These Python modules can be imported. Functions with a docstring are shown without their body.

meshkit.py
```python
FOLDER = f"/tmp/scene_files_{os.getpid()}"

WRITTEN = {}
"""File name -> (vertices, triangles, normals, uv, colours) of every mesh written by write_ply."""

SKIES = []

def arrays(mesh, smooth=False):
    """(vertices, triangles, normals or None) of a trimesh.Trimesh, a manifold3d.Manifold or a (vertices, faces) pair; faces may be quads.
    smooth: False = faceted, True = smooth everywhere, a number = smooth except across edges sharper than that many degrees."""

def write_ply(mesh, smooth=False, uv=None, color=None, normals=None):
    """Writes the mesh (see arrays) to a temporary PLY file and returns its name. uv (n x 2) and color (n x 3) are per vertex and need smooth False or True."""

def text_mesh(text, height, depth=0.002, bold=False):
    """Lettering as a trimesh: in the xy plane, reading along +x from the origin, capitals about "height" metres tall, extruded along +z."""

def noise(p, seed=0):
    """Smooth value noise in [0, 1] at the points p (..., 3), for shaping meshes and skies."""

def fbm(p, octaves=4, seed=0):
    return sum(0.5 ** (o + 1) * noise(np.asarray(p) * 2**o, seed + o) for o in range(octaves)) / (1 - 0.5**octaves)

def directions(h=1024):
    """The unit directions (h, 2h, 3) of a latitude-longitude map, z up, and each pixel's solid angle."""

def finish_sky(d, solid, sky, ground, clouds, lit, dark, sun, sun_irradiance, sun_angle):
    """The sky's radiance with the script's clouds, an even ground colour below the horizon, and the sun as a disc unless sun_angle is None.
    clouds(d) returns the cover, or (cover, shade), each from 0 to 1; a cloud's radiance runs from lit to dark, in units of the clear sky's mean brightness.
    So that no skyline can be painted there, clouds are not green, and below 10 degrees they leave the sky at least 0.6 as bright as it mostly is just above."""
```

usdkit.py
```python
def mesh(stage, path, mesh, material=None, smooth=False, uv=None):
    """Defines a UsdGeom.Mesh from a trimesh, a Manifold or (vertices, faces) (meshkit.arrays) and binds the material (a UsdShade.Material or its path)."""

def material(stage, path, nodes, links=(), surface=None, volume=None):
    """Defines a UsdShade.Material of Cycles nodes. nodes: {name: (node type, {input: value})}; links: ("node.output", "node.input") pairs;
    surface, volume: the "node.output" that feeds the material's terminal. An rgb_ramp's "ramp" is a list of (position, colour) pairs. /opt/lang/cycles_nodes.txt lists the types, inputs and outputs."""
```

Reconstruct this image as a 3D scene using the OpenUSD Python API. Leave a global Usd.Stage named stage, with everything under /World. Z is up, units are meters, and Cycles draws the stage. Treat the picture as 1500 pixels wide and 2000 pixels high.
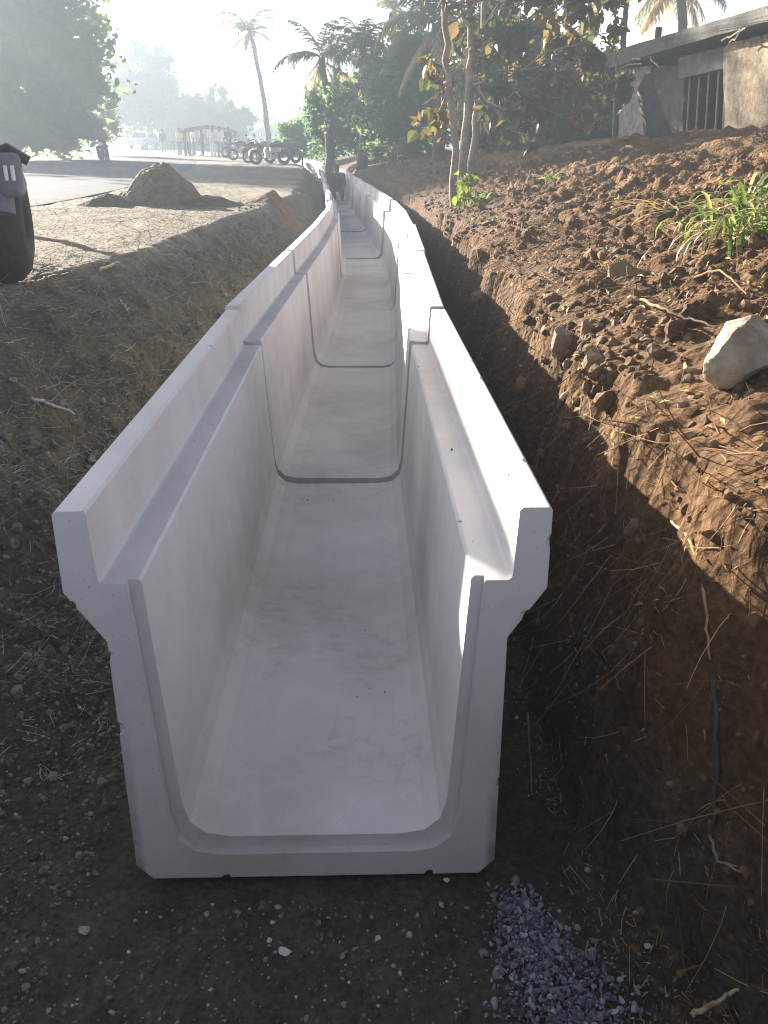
import math, random
import numpy as np, trimesh, manifold3d, usdkit, meshkit
from pxr import Usd, UsdGeom, UsdLux, UsdShade, Sdf, Gf, Vt
from shapely.geometry import Polygon

stage = Usd.Stage.CreateInMemory()
UsdGeom.SetStageUpAxis(stage, 'Z')
UsdGeom.Xform.Define(stage, '/World'); UsdGeom.Scope.Define(stage, '/World/Looks')
RNG = np.random.default_rng(7); random.seed(7)

# ---------------------------------------------------------------- camera, sky, sun, exposure
F_PX, HORIZON = 1750.0, 296.0                       # of the 1500 x 2000 photograph
PITCH = math.atan((1000 - HORIZON) / F_PX)
CAM = np.array([0, 0, 1.55])
cam = UsdGeom.Camera.Define(stage, '/World/camera')
cam.CreateHorizontalApertureAttr(36.0); cam.CreateVerticalApertureAttr(48.0)
cam.CreateFocalLengthAttr(36.0 * F_PX / 1500)
cam.CreateClippingRangeAttr((0.05, 5000))
cam.AddTranslateOp().Set(tuple(CAM)); cam.AddRotateXOp().Set(90 - math.degrees(PITCH))
cam.CreateExposureAttr(2.45)
SUN_EL, SUN_AZ = math.radians(15.0), math.radians(-35.0)
sun = UsdLux.DistantLight.Define(stage, '/World/sun')
sun.CreateIntensityAttr(1.25); sun.CreateAngleAttr(0.53); sun.CreateNormalizeAttr(True); sun.CreateColorAttr((1.0, 0.91, 0.79))
sun.AddRotateZOp().Set(-math.degrees(SUN_AZ)); sun.AddRotateXOp().Set(90 + math.degrees(SUN_EL) - 180 + 0)
sky = UsdLux.DomeLight.Define(stage, '/World/sky'); sky.CreateIntensityAttr(1)
M = {}
def mat(name, nodes, links, surface=None, volume=None):
    M[name] = usdkit.material(stage, '/World/Looks/' + name, nodes, links, surface, volume); return M[name]
mat('sky_air', {'t': ('texture_coordinate', {}), 'n': ('noise_texture', {'scale': 2.2, 'detail': 6.0, 'roughness': 0.6}),
     'r': ('rgb_ramp', {'ramp': [(0.40, (0.0,)*3), (0.75, (0.12,)*3)]}),
     's': ('sky_texture', {'sky_type': 'single_scattering', 'sun_disc': False, 'sun_elevation': SUN_EL, 'sun_rotation': SUN_AZ, 'aerosol_density': 1.6, 'air_density': 0.4}),
     'hs': ('hsv', {'saturation': 0.72}), 'm': ('mix_color', {'b': (5.6, 5.6, 5.7), 'use_clamp': False}), 'b': ('background_shader', {'strength': 0.05})},
    [('t.generated', 'n.vector'), ('n.fac', 'r.fac'), ('r.color', 'm.fac'), ('s.color', 'hs.color'), ('hs.color', 'm.a'), ('m.result', 'b.color')], 'b.background')
UsdShade.MaterialBindingAPI.Apply(sky.GetPrim()).Bind(M['sky_air'])
sky.GetPrim().SetCustomDataByKey('kind', 'structure')

# ---------------------------------------------------------------- helpers
_c, _s = math.cos(PITCH), math.sin(PITCH)
FWD, UPV, RGT = np.array([0, _c, -_s]), np.array([0, _s, _c]), np.array([1.0, 0, 0])
def ray(px, py):
    return FWD * F_PX + RGT * (px - 750) + UPV * (1000 - py)
def at_y(px, py, y):                                  # the point at distance y north that is seen at a pixel of the photograph
    d = ray(px, py); return CAM + d * (y / d[1])
def on_ground(px, py, far=200.0):
    d = ray(px, py); d = d / d[1]
    t = np.linspace(0.8, 6, 2600); t = np.concatenate([t, np.geomspace(6, far, 3000)])
    p = CAM + d * t[:, None]
    under = p[:, 2] < height(p[:, 0], p[:, 1])
    k = int(np.argmax(under)) if under.any() else len(t) - 1
    return p[k]
used = {}
def numbered(path):
    n = used.get(path, -1) + 1; used[path] = n
    return path if n == 0 else f'{path}_{n:03d}'
def tag(prim, label=None, cat=None, group=None, kind=None):
    for k, v in (('label', label), ('category', cat), ('group', group), ('kind', kind)):
        if v: prim.SetCustomDataByKey(k, v)
    return prim
def obj(name, mesh, m, parent=None, smooth=False, tint=None):
    path = numbered((str(parent.GetPath()) if parent else '/World') + '/' + name)
    g = usdkit.mesh(stage, path, mesh, M[m], smooth)
    if tint is not None:
        UsdGeom.PrimvarsAPI(g).CreatePrimvar('tint', Sdf.ValueTypeNames.Color3fArray, 'vertex').Set(Vt.Vec3fArray.FromNumpy(tint.astype(np.float32)))
    return g.GetPrim()
def thing(name, label, cat, loc=(0, 0, 0), rz=0.0, group=None):
    x = UsdGeom.Xform.Define(stage, numbered('/World/' + name))
    x.AddTranslateOp().Set(tuple(float(v) for v in loc)); x.AddRotateZOp().Set(float(rz))
    return tag(x.GetPrim(), label, cat, group)
def dup(root, label, loc, rz=0.0, scale=None, name=None):
    was = root.GetCustomData()
    x = UsdGeom.Xform.Define(stage, numbered('/World/' + (name or root.GetName())))
    x.GetPrim().GetReferences().AddInternalReference(root.GetPath())
    x.ClearXformOpOrder()
    x.AddTranslateOp().Set(tuple(float(v) for v in loc)); x.AddRotateZOp().Set(float(rz))
    x.GetPrim().SetInstanceable(True)
    return tag(x.GetPrim(), label, was['category'], was.get('group'))
def cat(ms):
    return trimesh.util.concatenate([m for m in ms if m is not None])
def box(lo, hi):
    lo, hi = np.array(lo, float), np.array(hi, float)
    b = trimesh.creation.box(hi - lo); b.apply_translation((lo + hi) / 2); return b
def obox(center, size, rot=(0, 0, 0)):
    b = trimesh.creation.box(size)
    b.apply_transform(trimesh.transformations.euler_matrix(*rot)); b.apply_translation(center); return b
def tube(pts, rad, n=7, caps=True):
    pts = np.asarray(pts, float); rad = np.broadcast_to(np.asarray(rad, float), len(pts))
    tan = np.gradient(pts, axis=0); tan /= np.linalg.norm(tan, axis=1, keepdims=True) + 1e-12
    ref = np.array([0, 0, 1.0]) if abs(tan[0][2]) < 0.9 else np.array([1.0, 0, 0])
    v, ang = [], np.linspace(0, 2 * np.pi, n, endpoint=False)
    u = np.cross(tan[0], ref); u /= np.linalg.norm(u)
    for p, t, r in zip(pts, tan, rad):
        u = u - t * (u @ t); u /= np.linalg.norm(u) + 1e-12; w = np.cross(t, u)
        v.append(p + r * (np.cos(ang)[:, None] * u + np.sin(ang)[:, None] * w))
    v = np.vstack(v); f = []
    for i in range(len(pts) - 1):
        for k in range(n):
            a, b = i * n + k, i * n + (k + 1) % n
            f += [[a, b, b + n], [a, b + n, a + n]]
    if caps:
        v = np.vstack([v, pts[0], pts[-1]]); q = len(v)
        for k in range(n):
            f += [[(k + 1) % n, k, q - 2], [q - 2 - n + k, q - 2 - n + (k + 1) % n, q - 1]]
    return trimesh.Trimesh(v, np.array(f), process=False)
def bend(a, b, n=8, wob=0.05, seed=0, sag=(0, 0, 0)):
    r = np.random.default_rng(seed); a, b = np.asarray(a, float), np.asarray(b, float)
    t = np.linspace(0, 1, n)[:, None]
    p = a + (b - a) * t + np.asarray(sag) * (4 * t * (1 - t))
    j = r.normal(0, wob, (n, 3)); j[0] = j[-1] = 0
    return p + j
def rock(seed, size, stretch=(1, 0.8, 0.6), sub=2, rough=0.35, cuts=9):
    m = trimesh.creation.icosphere(sub, 1.0); r = np.random.default_rng(seed)
    v = m.vertices.copy()
    for _ in range(cuts):                               # flat faces cut off, as broken stone has
        n = r.normal(size=3); n /= np.linalg.norm(n); d = r.uniform(0.55, 0.85)
        e = v @ n - d; v -= np.where(e > 0, e, 0)[:, None] * n
    v *= 1 + rough * (meshkit.fbm(v * 2.3 + seed * 7.1, 3, seed) - 0.5)[:, None]
    v = v * np.array(stretch) * size
    return trimesh.Trimesh(v, m.faces, process=False)
def ss(a, b, x):
    t = np.clip((x - a) / (b - a), 0, 1); return t * t * (3 - 2 * t)

# ---------------------------------------------------------------- materials
def rough_mat(name, c1, c2, scale=8.0, rough=0.85, bump=0.3, dist=0.01, detail=6.0, spec=0.3, extra=None, coord='object'):
    nodes = {'t': ('texture_coordinate', {}), 'n': ('noise_texture', {'scale': scale, 'detail': detail, 'roughness': 0.62}),
             'r': ('rgb_ramp', {'ramp': [(0.32, c1), (0.68, c2)]}),
             'n2': ('noise_texture', {'scale': scale * 5, 'detail': 4.0}), 'b': ('bump', {'strength': bump, 'distance': dist}),
             'p': ('principled_bsdf', {'roughness': rough, 'specular_ior_level': spec, **(extra or {})})}
    links = [('t.' + coord, 'n.vector'), ('t.' + coord, 'n2.vector'), ('n.fac', 'r.fac'), ('r.color', 'p.base_color'), ('n2.fac', 'b.height'), ('b.normal', 'p.normal')]
    return mat(name, nodes, links, 'p.BSDF')
def leaf_mat(name, ramp, trans=0.45, rough=0.45, glow=2.4):
    nodes = {'g': ('geometry', {}), 'r': ('rgb_ramp', {'ramp': ramp}), 'p': ('principled_bsdf', {'roughness': rough, 'specular_ior_level': 0.35}),
             'tl': ('translucent_bsdf', {}), 'br': ('hsv', {'saturation': 1.1, 'value': glow}), 'm': ('mix_closure', {'fac': trans}),
             'oi': ('object_info', {}), 'ad': ('math', {'math_type': 'add'}), 'fr': ('math', {'math_type': 'fraction'})}
    links = [('g.random_per_island', 'ad.value1'), ('oi.random', 'ad.value2'), ('ad.value', 'fr.value1'), ('fr.value', 'r.fac'), ('r.color', 'p.base_color'),
             ('r.color', 'br.color'), ('br.color', 'tl.color'), ('p.BSDF', 'm.closure1'), ('tl.BSDF', 'm.closure2')]
    return mat(name, nodes, links, 'm.closure')

# precast concrete: pale, faint cloudy tone, pores, and smudges on the floor of the channel
mat('concrete', {
    't': ('texture_coordinate', {}), 'oi': ('object_info', {}), 'gpos': ('geometry', {}),
    'n': ('noise_texture', {'scale': 3.0, 'detail': 8.0, 'roughness': 0.6}), 'r': ('rgb_ramp', {'ramp': [(0.3, (0.53, 0.503, 0.492)), (0.7, (0.63, 0.60, 0.588))]}),
    'mp': ('mapping', {'scale': (1.0, 1.25, 1.0)}), 'n3': ('noise_texture', {'scale': 19.0, 'detail': 7.0, 'roughness': 0.7, 'distortion': 0.4}),
    'r3': ('rgb_ramp', {'ramp': [(0.48, (0, 0, 0)), (0.68, (1, 1, 1))]}),
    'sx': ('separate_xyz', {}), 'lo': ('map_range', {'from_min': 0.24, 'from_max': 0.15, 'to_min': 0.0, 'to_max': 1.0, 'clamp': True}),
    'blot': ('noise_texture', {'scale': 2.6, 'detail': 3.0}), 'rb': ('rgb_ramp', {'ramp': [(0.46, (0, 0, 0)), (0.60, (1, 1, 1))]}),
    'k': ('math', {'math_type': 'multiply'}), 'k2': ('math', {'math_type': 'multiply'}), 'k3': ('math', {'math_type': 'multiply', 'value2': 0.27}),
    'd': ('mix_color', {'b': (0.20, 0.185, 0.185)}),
    'tone': ('map_range', {'from_min': 0.0, 'from_max': 1.0, 'to_min': 0.92, 'to_max': 1.06}), 'mul': ('mix_color', {'blend_type': 'multiply', 'fac': 1.0, 'use_clamp': False}),
    'tc': ('combine_color', {}),
    'n2': ('noise_texture', {'scale': 160.0, 'detail': 4.0}), 'v': ('voronoi_texture', {'scale': 70.0}), 'vr': ('rgb_ramp', {'ramp': [(0.05, (0, 0, 0)), (0.13, (1, 1, 1))]}), 'pm': ('mix_color', {'blend_type': 'multiply', 'fac': 0.45, 'use_clamp': False}), 'edge': ('noise_texture', {'scale': 0.8, 'detail': 7.0, 'roughness': 0.65}), 'er': ('rgb_ramp', {'ramp': [(0.36, (0.80, 0.77, 0.74)), (0.52, (1, 1, 1))]}), 'em': ('mix_color', {'blend_type': 'multiply', 'fac': 1.0, 'use_clamp': False}),
    'ad': ('math', {'math_type': 'add'}), 'b': ('bump', {'strength': 0.22, 'distance': 0.003}), 'bv': ('bevel', {'radius': 0.004, 'samples': 4}),
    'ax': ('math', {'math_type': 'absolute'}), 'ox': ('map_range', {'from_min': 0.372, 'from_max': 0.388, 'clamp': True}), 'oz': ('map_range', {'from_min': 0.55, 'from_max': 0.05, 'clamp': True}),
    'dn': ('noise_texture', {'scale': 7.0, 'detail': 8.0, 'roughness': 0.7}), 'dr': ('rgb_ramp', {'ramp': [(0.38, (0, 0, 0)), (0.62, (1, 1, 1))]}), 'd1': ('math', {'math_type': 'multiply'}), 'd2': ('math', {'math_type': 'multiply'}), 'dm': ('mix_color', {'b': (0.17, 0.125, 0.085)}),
    'p': ('principled_bsdf', {'roughness': 0.72, 'specular_ior_level': 0.3})},
    [('gpos.position', 'n.vector'), ('gpos.position', 'mp.vector'), ('mp.vector', 'n3.vector'), ('gpos.position', 'blot.vector'), ('n.fac', 'r.fac'), ('n3.fac', 'r3.fac'),
     ('t.object', 'sx.vector'), ('sx.z', 'lo.value'), ('blot.fac', 'rb.fac'), ('r3.color', 'k.value1'), ('rb.color', 'k.value2'), ('k.value', 'k2.value1'), ('lo.result', 'k2.value2'),
     ('k2.value', 'k3.value1'), ('k3.value', 'd.fac'), ('r.color', 'd.a'), ('oi.random', 'tone.value'), ('tone.result', 'tc.r'), ('tone.result', 'tc.g'), ('tone.result', 'tc.b'),
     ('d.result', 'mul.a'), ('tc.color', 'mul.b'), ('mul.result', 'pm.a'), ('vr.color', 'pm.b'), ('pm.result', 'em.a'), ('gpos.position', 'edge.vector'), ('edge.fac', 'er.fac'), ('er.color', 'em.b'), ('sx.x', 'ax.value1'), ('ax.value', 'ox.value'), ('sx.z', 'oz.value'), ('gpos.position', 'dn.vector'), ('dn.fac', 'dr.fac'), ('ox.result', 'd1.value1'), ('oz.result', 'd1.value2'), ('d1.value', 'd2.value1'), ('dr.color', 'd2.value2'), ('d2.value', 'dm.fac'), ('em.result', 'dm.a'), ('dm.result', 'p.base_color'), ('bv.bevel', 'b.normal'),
     ('t.object', 'n2.vector'), ('t.object', 'v.vector'), ('v.distance', 'vr.fac'), ('n2.fac', 'ad.value1'), ('vr.color', 'ad.value2'), ('ad.value', 'b.height'), ('b.normal', 'p.normal')], 'p.BSDF')
mat('soil', {
    'g': ('geometry', {}), 'a': ('attribute', {'attribute': 'tint'}),
    'n': ('noise_texture', {'scale': 9.0, 'detail': 9.0, 'roughness': 0.7}), 'r': ('rgb_ramp', {'ramp': [(0.25, (0.45, 0.42, 0.40)), (0.5, (0.95, 0.95, 0.95)), (0.75, (1.6, 1.55, 1.45))]}),
    'n4': ('noise_texture', {'scale': 60.0, 'detail': 4.0, 'roughness': 0.6}), 'r4': ('rgb_ramp', {'ramp': [(0.3, (0.6, 0.6, 0.6)), (0.7, (1.4, 1.38, 1.35))]}),
    'm': ('mix_color', {'blend_type': 'multiply', 'fac': 1.0, 'use_clamp': False}), 'm2': ('mix_color', {'blend_type': 'multiply', 'fac': 1.0, 'use_clamp': False}),
    'v': ('voronoi_texture', {'scale': 38.0}), 'n2': ('noise_texture', {'scale': 45.0, 'detail': 6.0, 'roughness': 0.7}), 'ad': ('math', {'math_type': 'add'}),
    'b': ('bump', {'strength': 0.7, 'distance': 0.02}), 'p': ('principled_bsdf', {'roughness': 0.95, 'specular_ior_level': 0.15})},
    [('g.position', 'n.vector'), ('g.position', 'n4.vector'), ('g.position', 'v.vector'), ('g.position', 'n2.vector'), ('n.fac', 'r.fac'), ('n4.fac', 'r4.fac'), ('a.color', 'm.a'), ('r.color', 'm.b'),
     ('m.result', 'm2.a'), ('r4.color', 'm2.b'), ('m2.result', 'p.base_color'), ('v.distance', 'ad.value1'), ('n2.fac', 'ad.value2'), ('ad.value', 'b.height'), ('b.normal', 'p.normal')], 'p.BSDF')
def random_mat(name, ramp, rough=0.9, bump=0.4, scale=60.0):
    return mat(name, {'oi': ('object_info', {}), 'g': ('geometry', {}), 'ad': ('math', {'math_type': 'add'}), 'fr': ('math', {'math_type': 'fraction'}), 'r': ('rgb_ramp', {'ramp': ramp}),
        'n': ('noise_texture', {'scale': scale, 'detail': 5.0}), 'r2': ('rgb_ramp', {'ramp': [(0.3, (0.7,)*3), (0.7, (1.3,)*3)]}), 'm': ('mix_color', {'blend_type': 'multiply', 'fac': 1.0, 'use_clamp': False}),
        'b': ('bump', {'strength': bump, 'distance': 0.006}), 'p': ('principled_bsdf', {'roughness': rough, 'specular_ior_level': 0.25})},
        [('oi.random', 'ad.value1'), ('g.random_per_island', 'ad.value2'), ('ad.value', 'fr.value1'), ('fr.value', 'r.fac'), ('g.position', 'n.vector'), ('n.fac', 'r2.fac'), ('r.color', 'm.a'), ('r2.color', 'm.b'), ('m.result', 'p.base_color'),
         ('n.fac', 'b.height'), ('b.normal', 'p.normal')], 'p.BSDF')
random_mat('clod', [(0, (0.076, 0.042, 0.019)), (0.5, (0.135, 0.075, 0.032)), (0.85, (0.18, 0.11, 0.055)), (1, (0.25, 0.18, 0.11))])
random_mat('clod_left', [(0, (0.075, 0.062, 0.045)), (0.6, (0.13, 0.11, 0.08)), (1, (0.24, 0.22, 0.18))])
random_mat('gravel', [(0, (0.055, 0.047, 0.038)), (0.6, (0.13, 0.12, 0.10)), (0.93, (0.30, 0.29, 0.26)), (1, (0.50, 0.49, 0.46))])
random_mat('chips', [(0, (0.09, 0.09, 0.11)), (0.6, (0.19, 0.20, 0.235)), (1, (0.36, 0.38, 0.43))])
random_mat('straw', [(0, (0.16, 0.12, 0.065)), (0.5, (0.27, 0.21, 0.125)), (1, (0.45, 0.38, 0.26))], bump=0.1)
random_mat('root', [(0, (0.12, 0.065, 0.03)), (0.5, (0.26, 0.145, 0.06)), (1, (0.42, 0.29, 0.15))], bump=0.1)
random_mat('twig_grey', [(0, (0.16, 0.165, 0.16)), (0.5, (0.29, 0.30, 0.30)), (1, (0.46, 0.47, 0.48))], bump=0.1)
rough_mat('pale_rock', (0.19, 0.15, 0.10), (0.41, 0.345, 0.255), 9, bump=0.6, dist=0.012)
rough_mat('brown_rock', (0.17, 0.125, 0.09), (0.34, 0.27, 0.21), 14, bump=0.5)
rough_mat('white_stone', (0.45, 0.43, 0.38), (0.68, 0.66, 0.60), 30)
rough_mat('asphalt', (0.062, 0.068, 0.078), (0.095, 0.10, 0.112), 1.2, bump=0.2, rough=0.95, spec=0.05)
rough_mat('bark_pale', (0.14, 0.105, 0.075), (0.33, 0.27, 0.20), 6, bump=0.6, dist=0.02)
rough_mat('bark_dark', (0.05, 0.042, 0.035), (0.11, 0.09, 0.075), 6, bump=0.6, dist=0.02)
rough_mat('weathered_plaster', (0.27, 0.205, 0.13), (0.62, 0.50, 0.345), 9, bump=0.9, dist=0.03, detail=9)
rough_mat('pink_plaster', (0.14, 0.115, 0.105), (0.42, 0.34, 0.31), 10, bump=0.6, dist=0.03, detail=9)
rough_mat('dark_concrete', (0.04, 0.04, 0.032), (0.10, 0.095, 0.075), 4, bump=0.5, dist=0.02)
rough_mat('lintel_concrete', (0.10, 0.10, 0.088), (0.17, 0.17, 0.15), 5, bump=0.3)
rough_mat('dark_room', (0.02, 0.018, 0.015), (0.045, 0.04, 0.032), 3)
rough_mat('rusty_bar', (0.26, 0.22, 0.16), (0.46, 0.40, 0.30), 20, bump=0.3)
rough_mat('rubber', (0.018, 0.018, 0.019), (0.035, 0.034, 0.033), 30, rough=0.75)
rough_mat('seal', (0.03, 0.03, 0.03), (0.06, 0.057, 0.055), 30)
rough_mat('olive_paint', (0.17, 0.17, 0.10), (0.26, 0.25, 0.15), 7, rough=0.5, bump=0.05, spec=0.5)
rough_mat('grey_paint', (0.10, 0.10, 0.115), (0.15, 0.15, 0.165), 7, rough=0.5, bump=0.05, spec=0.5)
rough_mat('dark_plastic', (0.03, 0.03, 0.034), (0.055, 0.055, 0.06), 12, rough=0.5, bump=0.05)
rough_mat('steel', (0.35, 0.35, 0.36), (0.5, 0.5, 0.5), 12, rough=0.4, bump=0.05, extra={'metallic': 0.8})
rough_mat('lamp_glass', (0.6, 0.6, 0.58), (0.75, 0.75, 0.72), 12, rough=0.15, bump=0.0, spec=0.6)
rough_mat('red_paint', (0.26, 0.03, 0.025), (0.34, 0.05, 0.04), 9, rough=0.35, bump=0.02, spec=0.5)
rough_mat('white_paint', (0.66, 0.67, 0.68), (0.76, 0.76, 0.76), 6, rough=0.35, bump=0.02, spec=0.5)
rough_mat('window_glass', (0.02, 0.025, 0.03), (0.03, 0.035, 0.04), 3, rough=0.1, bump=0.0, spec=0.6)
rough_mat('thatch', (0.14, 0.105, 0.065), (0.30, 0.24, 0.15), 14, bump=0.8, dist=0.03)
rough_mat('skin', (0.16, 0.085, 0.05), (0.21, 0.115, 0.07), 9, rough=0.6, bump=0.05)
rough_mat('hair', (0.012, 0.010, 0.009), (0.022, 0.018, 0.016), 30, rough=0.6)
for nm, c in dict(white=(0.72, 0.71, 0.68), cream=(0.62, 0.57, 0.40), yellow=(0.55, 0.50, 0.22), grey=(0.28, 0.28, 0.29), navy=(0.04, 0.05, 0.09), plum=(0.11, 0.06, 0.08), brown=(0.16, 0.10, 0.07), black=(0.025, 0.025, 0.028), red=(0.30, 0.06, 0.05)).items():
    rough_mat('cloth_' + nm, tuple(v * 0.85 for v in c), tuple(min(v * 1.1, .8) for v in c), 12, rough=0.9, bump=0.2)
leaf_mat('leaf_dark', [(0, (0.05, 0.088, 0.05)), (0.5, (0.088, 0.135, 0.062)), (0.9, (0.10, 0.15, 0.06)), (1, (0.15, 0.19, 0.07))], 0.6)
leaf_mat('leaf_mid', [(0, (0.06, 0.095, 0.038)), (0.5, (0.105, 0.145, 0.052)), (0.85, (0.14, 0.16, 0.06)), (1, (0.24, 0.20, 0.08))], 0.6)
leaf_mat('leaf_teak', [(0, (0.04, 0.055, 0.022)), (0.35, (0.085, 0.095, 0.03)), (0.6, (0.13, 0.13, 0.045)), (0.84, (0.19, 0.14, 0.055)), (1, (0.14, 0.09, 0.05))], 0.4, 0.5, 1.25)
leaf_mat('leaf_lime', [(0, (0.12, 0.18, 0.03)), (0.6, (0.22, 0.28, 0.05)), (1, (0.34, 0.37, 0.08))], 0.4, 0.5, 1.2)
leaf_mat('leaf_grass', [(0, (0.05, 0.09, 0.022)), (0.45, (0.09, 0.14, 0.035)), (0.75, (0.17, 0.20, 0.06)), (1, (0.34, 0.31, 0.15))], 0.4, 0.4)
leaf_mat('leaf_palm', [(0, (0.035, 0.055, 0.022)), (0.6, (0.065, 0.09, 0.03)), (1, (0.12, 0.13, 0.05))], 0.35)
leaf_mat('leaf_dry', [(0, (0.17, 0.12, 0.06)), (0.6, (0.30, 0.22, 0.11)), (1, (0.40, 0.32, 0.18))], 0.35)
leaf_mat('hill_scrub', [(0, (0.04, 0.06, 0.03)), (1, (0.10, 0.12, 0.05))], 0.1)

# ---------------------------------------------------------------- the lie of the land
PATH = np.array([(-8, -0.03), (1.55, -0.15), (3.86, -0.205), (6.2, -0.195), (8.5, -0.185), (10.8, -0.21), (13.1, -0.30), (15.4, -0.45), (17.7, -0.63), (20, -0.81), (25, -1.15),
                 (30.5, -1.50), (36, -2.0), (42, -2.7), (50, -4.0), (60, -6.6), (80, -13.5), (130, -34.0), (260, -95.0)])
def centre(y): return np.interp(y, PATH[:, 0], PATH[:, 1])
def rise(y): return 1.6 * (np.clip(np.asarray(y, float) - 25, 0, 400) / 105) ** 1.5
ROAD_IN, ROAD_W = -4.1, 8.5
def road_edge(y): return ROAD_IN - 1.6 * ss(12, 50, y)
def fb(x, y, s, seed, oct=4): return meshkit.fbm(np.stack([np.asarray(x, float) * s, np.asarray(y, float) * s, np.zeros_like(np.asarray(x, float)) + 0.37], -1), oct, seed) - 0.5
def billow(x, y, s, seed):                            # rounded lumps with creases between them
    n = meshkit.noise(np.stack([x * s, y * s, 0 * x + .5], -1), seed) * .65 + meshkit.noise(np.stack([x * s * 2.3, y * s * 2.3, 0 * x + .5], -1), seed + 1) * .35
    return np.abs(2 * n - 1) - .28
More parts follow.
